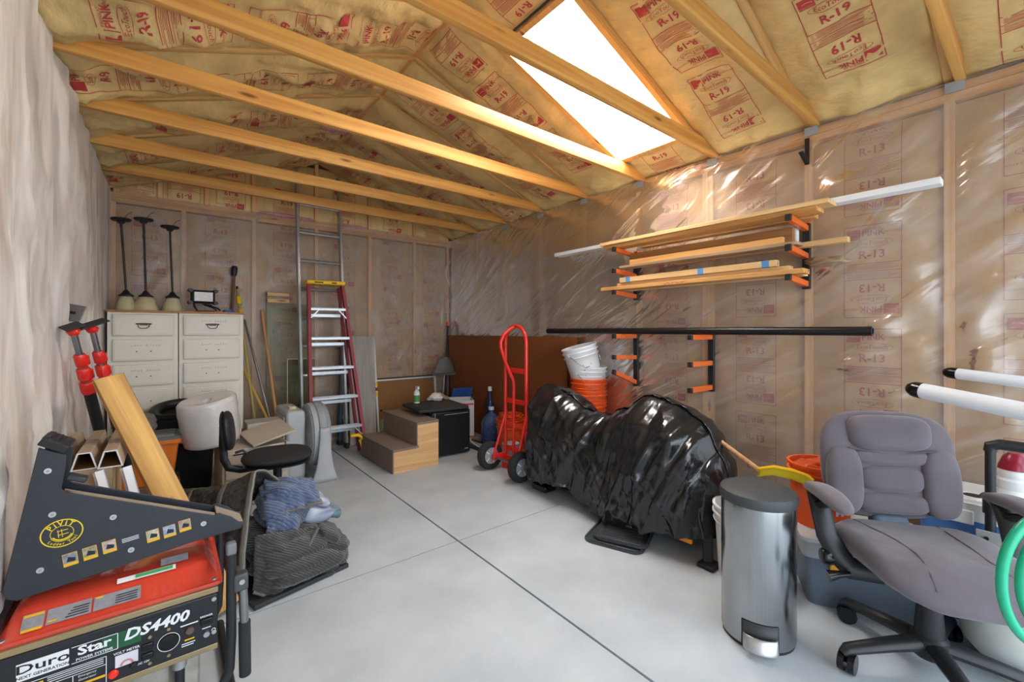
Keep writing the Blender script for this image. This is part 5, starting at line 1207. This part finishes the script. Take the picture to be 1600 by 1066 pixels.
F.ring(rc[0], rc[1], .029, .029, .0018, 40); MB().lathe([(.026, 0), (.024, .004), (.018, .005), (0, .005)], 28, TRS((rc[0], GY0-.011, rc[1]), (pi/2, 0, 0))).build('round_outlet', blkg, T)
for k in range(4): a = k*pi/2+.5; F.line(rc[0]+.011*cos(a), rc[1]+.011*sin(a), rc[0]+.017*cos(a+.3), rc[1]+.017*sin(a+.3), .003)
for (x, z) in ((rc[0]-.047, .305), (rc[0]-.047, .222), (rc[0]+.0, .310), (rc[0]+.0, .225)): MB().cyl((x, GY0-.014, z), (x, GY0-.010, z), .005, n=8).build('panel_screw', gold, T)
bkx = rc[0]+.055
MB().cyl((bkx, GY0-.022, .285), (bkx, GY0-.010, .285), .011, n=14).build('breaker', mat('breaker_brown', '#5c463e', .5), T)
F.line(bkx-.025, .304, bkx+.022, .304, .004).line(bkx-.022, .243, bkx+.014, .243, .003).line(bkx-.022, .236, bkx+.010, .236, .003)
Yw.line(bkx-.014, .254, bkx+.012, .254, .005)
gx = bkx+.045
F.text('BREAKER', .0085, gx, .312, bold=.02); MB().box((gx, GY0-.013, .295), (.034, .01, .02)).build('breaker_switch', blkg, T, bevel=.003)
MB().cyl((gx, GY0-.02, .252), (gx, GY0-.010, .252), .009, n=12).build('ground_lug', alu, T); F.ring(gx+.020, .257, .006, .006, .002, 14).line(gx-.012, .272, gx+.012, .272, .003)
for (x, z) in ((GX1-.033, .362), (GX1-.033, .250)): MB().cyl((x, GY0-.016, z), (x, GY0-.010, z), .007, n=12).build('corner_bolt', alu, T)
# instruction block, left of the meter
ix0, ix1 = GX0+.075, mx0-.02
for a in ((ix0, .212, ix0, .292), (ix0, .292, ix1, .292), (ix1, .212, ix1, .292), (ix0, .268, ix1, .268), ((ix0+ix1)/2+.01, .212, (ix0+ix1)/2+.01, .268)): F.line(*a, .0018, 1)
for k in range(3): F.line(ix0+.04, .287-k*.006, ix1-.006, .287-k*.006, .0022)
for k in range(5): F.line(ix0+.005, .262-k*.007, ix0+.06-.008*(k % 3), .262-k*.007, .002)
F.text('Emergency', .009, (ix0+ix1)/2+.04, .260, shear=.2).text('Generator', .009, (ix0+ix1)/2+.04, .249, shear=.2)
Yw.rect(ix0+.006, .278, ix0+.032, .286).rect(ix0+.012, .222, (ix0+ix1)/2+.005, .230).rect((ix0+ix1)/2+.014, .232, ix1-.002, .239)
F.text('ENGINE SW.', .013, GX0+.035, .276, bold=.02); F.line(GX0+.002, .266, GX0+.062, .266, .0018, 1).line(GX0+.062, .21, GX0+.062, .288, .0018, 1)
F.build('panel_print', inkw, T, FP(.0008))['kind'] = 'stuff'; Yw.build('yellow_print', inky, T, FP(.0009))['kind'] = 'stuff'
# labels on the sloping front of the tank
ns = Vector((0, -.039, .063)).normalized(); s0 = Vector((0, y0+.012, .413)); sv = Vector((0, .063, .039)).normalized()
def slope(x, y, o): return s0+Vector((x, 0, 0))+sv*y+ns*o
def tl_(name, m, x_0, x_1, a, b, o): MB().add([slope(x_0, a, o), slope(x_1, a, o), slope(x_1, b, o), slope(x_0, b, o)], [(0, 1, 2, 3)]).build(name, m, T, smooth=False)
lab = mat('label_silver', '#83858a', .4, var=.15, vs=60)
tl_('warning_label', lab, -.33, -.285, .012, .062, .002); tl_('warning_label', lab, -.28, -.185, .012, .06, .002); tl_('warning_label', lab, -.18, -.07, .012, .058, .002)
tl_('warning_stripe', inky, -.328, -.287, .052, .060, .003); tl_('warning_stripe', inky, -.328, -.287, .008, .016, .003); tl_('warning_stripe', inky, -.276, -.258, .018, .024, .003); tl_('warning_stripe', inky, -.176, -.160, .050, .056, .003)
for k in range(4): tl_('label_line', inkk, -.24+.005*k, -.19, .018+k*.008, .021+k*.008, .003); tl_('label_line', inkk, -.13, -.078, .018+k*.008, .021+k*.008, .003)
tl_('green_label', wht, -.13, .02, .082, .100, .004); tl_('green_band', mat('band_green', '#3f9a58', .45), -.085, .012, .086, .097, .006)
tl_('paper_label', lab, -.02, .055, .108, .135, .001)
# engine, frame, legs
alm = mat('cast_alloy', '#a3a096', .45, metal=.6, var=.2, vs=20)
MB().mm((-.30, GY0+.06, .05), (.02, GY1-.05, .37)).build('engine_block', alm, T, bevel=.02)
for k in range(8): MB().mm((-.02, GY0+.07+k*.03, .10), (.08, GY0+.082+k*.03, .30)).build('cooling_fin', alm, T, smooth=False)
MB().box((.06, GY0+.05, .14), (.05, .06, .16)).build('recoil_housing', alm, T, bevel=.008); MB().cyl((.03, GY0+.02, .155), (.03, GY0+.02, .185), .02, n=16).build('filler_cap', alu, T); MB().cyl((.03, GY0+.02, .10), (.03, GY0+.02, .155), .014, n=14).build('filler_neck', blk, T)
MB().mm((-.34, GY0+.01, .02), (-.10, GY0+.05, .16)).build('air_box', mat('airbox', '#7d7a60', .5, metal=.2), T, bevel=.01)
fr = blk; fx1 = GX1+.018
def ftube(pts): MB().tube(pts, .0155, 12).build('frame_tube', fr, T)
for y in (GY0, GY1): 
    ftube([(fx1, y, .50), (fx1, y, .40), (fx1, y, .20), (fx1-.005, y, .09), (fx1-.03, y, .035), (fx1-.07, y, .018), (-.1, y, .016), (GX0+.0, y, .016)])
    ftube([(GX0-.0, y, .016), (GX0-.0, y, .44)])
ftube([(fx1, GY0, .49), (fx1, GY0+.02, .508), (fx1, GY1-.02, .508), (fx1, GY1, .49)]); ftube([(fx1, GY0, .016), (fx1, GY1, .016)]); ftube([(GX0, GY0, .44), (GX0, GY1, .44)])
MB().mm((fx1+.005, GY0-.02, .36), (fx1+.05, GY0+.02, .42)).build('handle_bracket', mat('bracket_grey', '#4f5052', .45, metal=.4), T, bevel=.006); MB().cyl((fx1+.03, GY0-.026, .395), (fx1+.03, GY0-.018, .395), .009, n=12).build('bracket_bolt', alu, T)
MB().cyl((fx1+.035, GY0, .365), (fx1+.04, GY0, .22), .0145, n=14).build('handle_tube', stl, T); MB().cyl((fx1+.04, GY0, .24), (fx1+.042, GY0, .05), .019, n=14).build('handle_grip', rub, T)
MB().box((fx1, GY0, .515), (.03, .035, .04)).build('corner_cap', mat('cap_clear', '#6f7275', .4), T, bevel=.006)
# green hose end at the very bottom of the view
he = PD(150, 1068, 1.12)

# ================================================================== ladder tool on the generator
LY = 1.895
bt = mat('tool_black', '#262a31', .5, var=.06, bump=.03, bs=150); tan = mat('tool_tan', '#8f8577', .6, var=.06); tin = mat('tool_inner', '#17181a', .5, var=.1)
def L2(u, v): p = PY(u, v, LY); return (p.x, p.z)
out = [L2(*p) for p in ((60, 700), (70, 703), (104, 711), (102, 735), (96, 764), (104, 770), (335, 806), (342, 802), (362, 808), (374, 816), (383, 815), (376, 826), (300, 848), (26, 940), (10, 938), (3, 926))]
low = min(z for x, z in out)
T = thing('ladder_levelling_tool', 'black wedge-shaped ladder tool with round yellow emblem on the generator', 'ladder tool', (-.08, LY+.06, .47)); TG = Vector((-.08, LY+.06, .47))
def wp(b): b.v = [p-TG for p in b.v]; return b
for y in (LY, LY+.115):
    b = MB(); n = len(out); vs = [(x, yy, z) for yy in (y, y+.008) for x, z in out]
    b.add(vs, [tuple(range(n)), tuple(range(2*n-1, n-1, -1))]+[(i, (i+1) % n, n+(i+1) % n, n+i) for i in range(n)])
    wp(b).build('side_plate', bt, T, bevel=.002)
def across(name, p, q, m, th=.006, y0=LY+.008, y1=LY+.115):
    (xa, za), (xb, zb) = p, q; d = Vector((xb-xa, 0, zb-za)).normalized(); nn = Vector((-d.z, 0, d.x))*th
    b = MB(); A = [Vector((xa, 0, za)), Vector((xb, 0, zb)), Vector((xb, 0, zb))+nn, Vector((xa, 0, za))+nn]
    b.add([p_+Vector((0, yy, 0)) for yy in (y0, y1) for p_ in A], [(0, 1, 2, 3), (7, 6, 5, 4), (0, 4, 5, 1), (1, 5, 6, 2), (2, 6, 7, 3), (3, 7, 4, 0)])
    return wp(b).build(name, m, T, smooth=False)
across('top_ramp', L2(97, 771), L2(337, 808), tan, -.006, y1=LY+.05); across('ramp_floor', L2(99, 800), L2(320, 822), tin, -.004); across('tip_plate', L2(340, 806), L2(381, 818), tan, -.005); across('bottom_plate', L2(16, 938), L2(372, 826), tan, .005); across('rear_plate', L2(8, 925), L2(62, 712), bt, -.006)
across('ramp_lining', L2(99, 776), L2(330, 811), tin, -.003, y1=LY+.048)
A = L2(62, 692); B = L2(105, 706)
b = MB(); b.bar((A[0], LY+.06, A[1]+.004), (B[0], LY+.06, B[1]+.004), .13, .022, (0, 0, 1)); o = wp(b).build('rubber_tread', rub, T, bevel=.003)
for k in range(3):
    f = .2+.3*k; c_ = (A[0]+(B[0]-A[0])*f, A[1]+(B[1]-A[1])*f+.016); b = MB(); b.box((c_[0], LY+.06, c_[1]), (.018, .09, .006)); wp(b).build('tread_hole', tin, o, smooth=False)
C0, C1 = L2(104, 746), L2(135, 752); b = MB(); b.bar((C0[0], LY+.02, C0[1]), (C1[0], LY+.02, C1[1]), .04, .016, (0, 0, 1)); wp(b).build('lock_tab', bt, T, bevel=.004)
for p in ((75, 736), (82, 804), (177, 808), (318, 818), (205, 859), (63, 891)):
    x, z = L2(*p); b = MB(); b.cyl((x, LY-.004, z), (x, LY, z), .0085, n=14); o = wp(b).build('bolt', alu, T); b = MB(); b.cyl((x, LY-.0055, z), (x, LY-.004, z), .004, n=8); wp(b).build('bolt_socket', gry, o)
tl2 = math.atan2(L2(300, 848)[1]-L2(26, 940)[1], L2(300, 848)[0]-L2(26, 940)[0])
ex, ez = L2(97, 833)
def TP(z): return Matrix.Translation(Vector((ex, LY-z, ez))-TG) @ Euler((pi/2, 0, 0)).to_matrix().to_4x4() @ Matrix.Rotation(tl2*.9, 4, 'Z')
ym = mat('emblem_yellow', '#e0c318', .45, var=0)
F = Flat().ring(0, 0, .047, .042, .003, 48).ring(0, 0, .026, .023, .0015, 40).ring(0, -.001, .027, .024, .007, 24, 3.5, 5.9)
for k, ch in enumerate('PiViT'):
    a = pi/2+.75-k*.37; F.text(ch, .021, .034*cos(a), .030*sin(a), a-pi/2, bold=.02)
for k, ch in enumerate('Ladder Tool'):
    a = -pi/2-.95+k*.19; F.text(ch, .0115, .036*cos(a), .0325*sin(a), a+pi/2, bold=.01)
F.line(-.010, .008, .014, .008, .002).line(-.010, -.004, .014, -.004, .002).line(-.008, -.012, -.008, .012, .0016).line(.0, -.012, .0, .012, .0016)
F.build('emblem', ym, T, TP(.0012))
for p in ((110, 874), (141, 864), (171, 854), (239, 837), (265, 830), (289, 821)):
    x, z = L2(*p); w = .0165
    M0 = lambda o: Matrix.Translation(Vector((x, LY-o, z))-TG) @ Euler((pi/2, 0, 0)).to_matrix().to_4x4() @ Matrix.Rotation(tl2, 4, 'Z')
    s_ = Flat().rect(-w, -.020, w, .020).build('picture_sticker', inky, T, M0(.0006))
    Flat().rect(-w+.0015, -.010, w-.0015, .0185).build('picture', mat('sticker_%d' % p[0], ('#77808a', '#8f8a70', '#a89a94', '#a5a090', '#7d90b0', '#96877c')[(110, 141, 171, 239, 265, 289).index(p[0])], .5, var=.4, vs=90), s_, M0(.0010))
    Flat().add([(-.009, -.006), (.010, -.008), (.012, .002), (-.004, .009)], [(0, 1, 2, 3)]).build('picture_shape', tin, s_, M0(.0014))
x, z = L2(205, 845); F = Flat()
for k in range(3): F.line(-.022, .012-k*.005, .020, .012-k*.005, .002)
F.build('fine_print', inkw, T, Matrix.Translation(Vector((x, LY-.0008, z))-TG) @ Euler((pi/2, 0, 0)).to_matrix().to_4x4() @ Matrix.Rotation(tl2, 4, 'Z'))

# ================================================================== blankets
def quilt(name, c, c2, scale, rough=.95):
    m, n, l, b = _new(name); b.inputs['Roughness'].default_value = rough; b.inputs['Sheen Weight'].default_value = .3
    tc = n.new('ShaderNodeTexCoord'); w = n.new('ShaderNodeTexWave'); w.wave_type = 'BANDS'; w.wave_profile = 'TRI'; w.bands_direction = 'DIAGONAL'
    w.inputs['Scale'].default_value = scale; w.inputs['Distortion'].default_value = 1.2; w.inputs['Detail'].default_value = 1; l.new(tc.outputs['Object'], w.inputs['Vector'])
    nz = n.new('ShaderNodeTexNoise'); nz.inputs['Scale'].default_value = 120; l.new(tc.outputs['Object'], nz.inputs['Vector'])
    cr = n.new('ShaderNodeValToRGB'); cr.color_ramp.elements[0].position = .0; cr.color_ramp.elements[1].position = .16
    cr.color_ramp.elements[0].color = (*srgb(c2), 1); cr.color_ramp.elements[1].color = (*srgb(c), 1); l.new(w.outputs['Fac'], cr.inputs[0])
    mx = n.new('ShaderNodeMix'); mx.data_type = 'RGBA'; mx.blend_type = 'OVERLAY'; mx.inputs[0].default_value = .45
    l.new(cr.outputs[0], mx.inputs[6]); l.new(nz.outputs['Color'], mx.inputs[7]); l.new(mx.outputs[2], b.inputs['Base Color'])
    bp = n.new('ShaderNodeBump'); bp.inputs['Strength'].default_value = .6; bp.inputs['Distance'].default_value = .008; l.new(w.outputs['Fac'], bp.inputs['Height']); l.new(bp.outputs[0], b.inputs['Normal'])
    return m
qb = quilt('quilt_black', '#333230', '#55534f', 28); ql = quilt('quilt_blue', '#4d5a76', '#7884a0', 24); felt = mat('felt_dark', '#34322f', 1.0, var=0, col2='#55524d', vs=45, bump=.4, bs=120, spec=.1, detail=8); bord = mat('felt_border', '#77746e', .95, var=.08)
e0, e1 = PZ(398, 956), PZ(545, 887); dv = (e1-e0).normalized(); nv = Vector((-dv.y, dv.x, 0))
b = MB(); b.prism([(e0.x, e0.y), (e1.x, e1.y), (e1.x+nv.x*.55, e1.y+nv.y*.55), (e0.x+nv.x*.55, e0.y+nv.y*.55)], .001, .022)
tag(b.build('black_board', mat('board_black', '#2b2c2e', .6, var=.1), bevel=.003), 'thin black board on the floor under the blanket pile', 'board')
def fold_pile(name, label, layers, m, seed, c, group=None, hemm=None):
    T = thing(name, label, 'blanket', c, group=group); c = Vector(c)
    b = MB()
    for k, (x, y, z, w, d, h, rz, tx, ty) in enumerate(layers):
        def fn(p, k=k, w=w, d=d):
            q = p.copy(); q.z += .022*fbm(p.x*6+seed+k, p.y*6, p.z*4, 3); q.x += .022*fbm(p.y*7, seed+k, p.z*9, 3); q.y += .022*fbm(p.x*7, seed+k*2, p.z*9, 3); return q
        t = MB(); pad(t, w, d, h, (0, 0, 0), 5, 56, 14, fn, .35)
        R = Euler((tx, ty, rz)).to_matrix(); b.add([R @ p+Vector((x, y, z))-c for p in t.v], t.f)
    b.v = [Vector((p.x, p.y, max(.001, p.z))) for p in b.v]
    b.build('folds', m, T, ang=180, fix=False); return T, b
T, _ = BQ, _ = fold_pile('moving_blanket', 'black quilted moving blanket at the bottom of the pile', [(.53, 2.53, .065, .21, .23, .045, .3, 0, 0), (.50, 2.52, .125, .19, .22, .040, .25, .1, .05), (.48, 2.53, .185, .17, .20, .040, .35, .15, -.08), (.44, 2.44, .10, .12, .10, .06, .9, .5, .0)], qb, 2, (.5, 2.5, .0225))
MB().tube([Vector(p)-Vector((.5, 2.5, .0225)) for p in ((.435, 2.30, .05), (.50, 2.33, .12), (.575, 2.385, .19), (.62, 2.43, .232))], .012, 8, sy=.5).build('hem', mat('hem_grey', '#5f5c57', .9), T)
T, _ = fold_pile('moving_blanket', 'second black quilted blanket folded at the right end of the pile', [(.70, 2.52, .055, .10, .15, .035, -.2, 0, 0), (.70, 2.51, .115, .085, .13, .035, -.15, .0, .25), (.695, 2.50, .165, .06, .12, .03, -.2, 0, .5)], qb, 7, (.70, 2.52, .0225))
LQ, _ = fold_pile('quilted_blanket', 'blue quilted blanket bunched on top of the pile', [(.49, 2.63, .27, .12, .13, .05, .5, 0, .1), (.48, 2.63, .345, .11, .12, .05, .2, .2, .0), (.50, 2.65, .405, .09, .10, .04, .6, .0, .2)], ql, 12, (.5, 2.6, .22))
hemm = mat('hem_strip', '#6a665f', .9, var=.1)
def flap(T, m, cs, seed, amp=.02, hems=(1, 1, 1, 1), name='flap'):
    """one loose layer of a blanket: corner points tl, tr, br, bl"""
    o = Vector(T.location); a, b, c, d = [PD(*q) for q in cs]
    def fn(u, v):
        p = a.lerp(b, u).lerp(d.lerp(c, u), v); k = sin(pi*u)*sin(pi*v)
        n = (b-a).cross(d-a).normalized(); n = n if n.z > 0 or n.dot(Vector((-.6, -.8, 0))) > 0 else -n
        p += n*(.045*k+amp*fbm(u*4+seed, v*4, seed, 3)); return p-o
    F_ = MB().grid(fn, 30, 30).build(name, m, T, solid=.014, ang=180)
    ed = [[fn(i/24, 0) for i in range(25)], [fn(1, i/24) for i in range(25)], [fn(i/24, 1) for i in range(25)], [fn(0, i/24) for i in range(25)]]
    for e, h in zip(ed, hems):
        if h: MB().tube(e, .011, 8, sy=.8).build('hem', hemm, F_)
flap(BQ, qb, ((398, 838, 2.10), (500, 822, 2.36), (448, 940, 2.09), (396, 925, 2.02)), 3, .02, (0, 1, 1, 0))
flap(BQ, qb, ((505, 822, 2.38), (530, 835, 2.46), (541, 890, 2.34), (455, 938, 2.10)), 5, .03, (0, 1, 1, 1))
flap(LQ, ql, ((412, 750, 2.36), (486, 746, 2.50), (503, 786, 2.36), (418, 806, 2.22)), 8, .03, (0, 0, 1, 0))
flap(LQ, ql, ((416, 800, 2.24), (470, 792, 2.34), (463, 832, 2.26), (417, 832, 2.18)), 11, .02, (0, 1, 1, 0))
stw = mat('striped_towel', '#b9bcc4', .95, var=0, col2='#6b7890', vs=2.2, scale=(1, 9, 14))
fold_pile('striped_towel', 'pale blue and white striped towel hanging off the right of the pile', [(.645, 2.66, .245, .085, .12, .045, .2, .1, .15), (.66, 2.67, .305, .075, .10, .035, .2, .0, .3)], stw, 17, (.65, 2.66, .2))
fold_pile('knitted_towel', 'small teal striped towel tucked at the far right of the pile', [(.755, 2.66, .215, .045, .07, .03, .2, .0, .45)], mat('teal_towel', '#7f959c', .95, var=0, col2='#47606a', vs=3, scale=(2, 12, 12)), 19, (.75, 2.66, .18))
# felt rug with grey border draped over the pile
T = thing('felt_rug', 'dark felt rug with grey border draped over the left of the pile', 'rug', (.2, 2.7, 0))
ra, rb = Vector((-.02, 3.06, .40)), Vector((.355, 2.57, .545))
def rug(u, v, o=0.):
    rd = ra.lerp(rb, u); rd.z -= .04*sin(u*pi)
    if v < .3:
        f = 1-v/.3; p = rd+Vector((.16*f, .13*f, -.16*f*f))
    else:
        f = (v-.3)/.7; p = rd+Vector((-.075*f**.75, -.215*f**.7, -(.40 if u > .5 else .36)*f**1.5))
    p.z += .012*fbm(u*5, v*5, 3); p += Vector((.012, .02, 0))*fbm(u*4, v*3, 9)
    p += Vector((-.35, -.55, .6)).normalized()*o
    return p-Vector((.2, 2.7, 0))
MB().grid(rug, 60, 40).build('felt', felt, T, solid=.012, ang=180)
MB().grid(lambda u, v: rug(.955+.05*u, v, .008), 3, 40).grid(lambda u, v: rug(u, .955+.05*v, .008), 50, 3).build('border', bord, T, solid=.008, ang=180)
MB().grid(lambda u, v: rug(.66+.05*u, v, .008), 3, 40).grid(lambda u, v: rug(.30+.03*u, v, .008), 3, 40).build('stripe', mat('felt_stripe', '#5a5751', .95, var=.1), T, solid=.006, ang=180)
tag(MB().mm((-.14, -.2, 0), (.14, .2, .26)).build('cardboard_box', MATS['brown_card'], loc=(.16, 2.78, 0), rot=(0, 0, .65), bevel=.004), 'brown box buried under the felt rug', 'box')
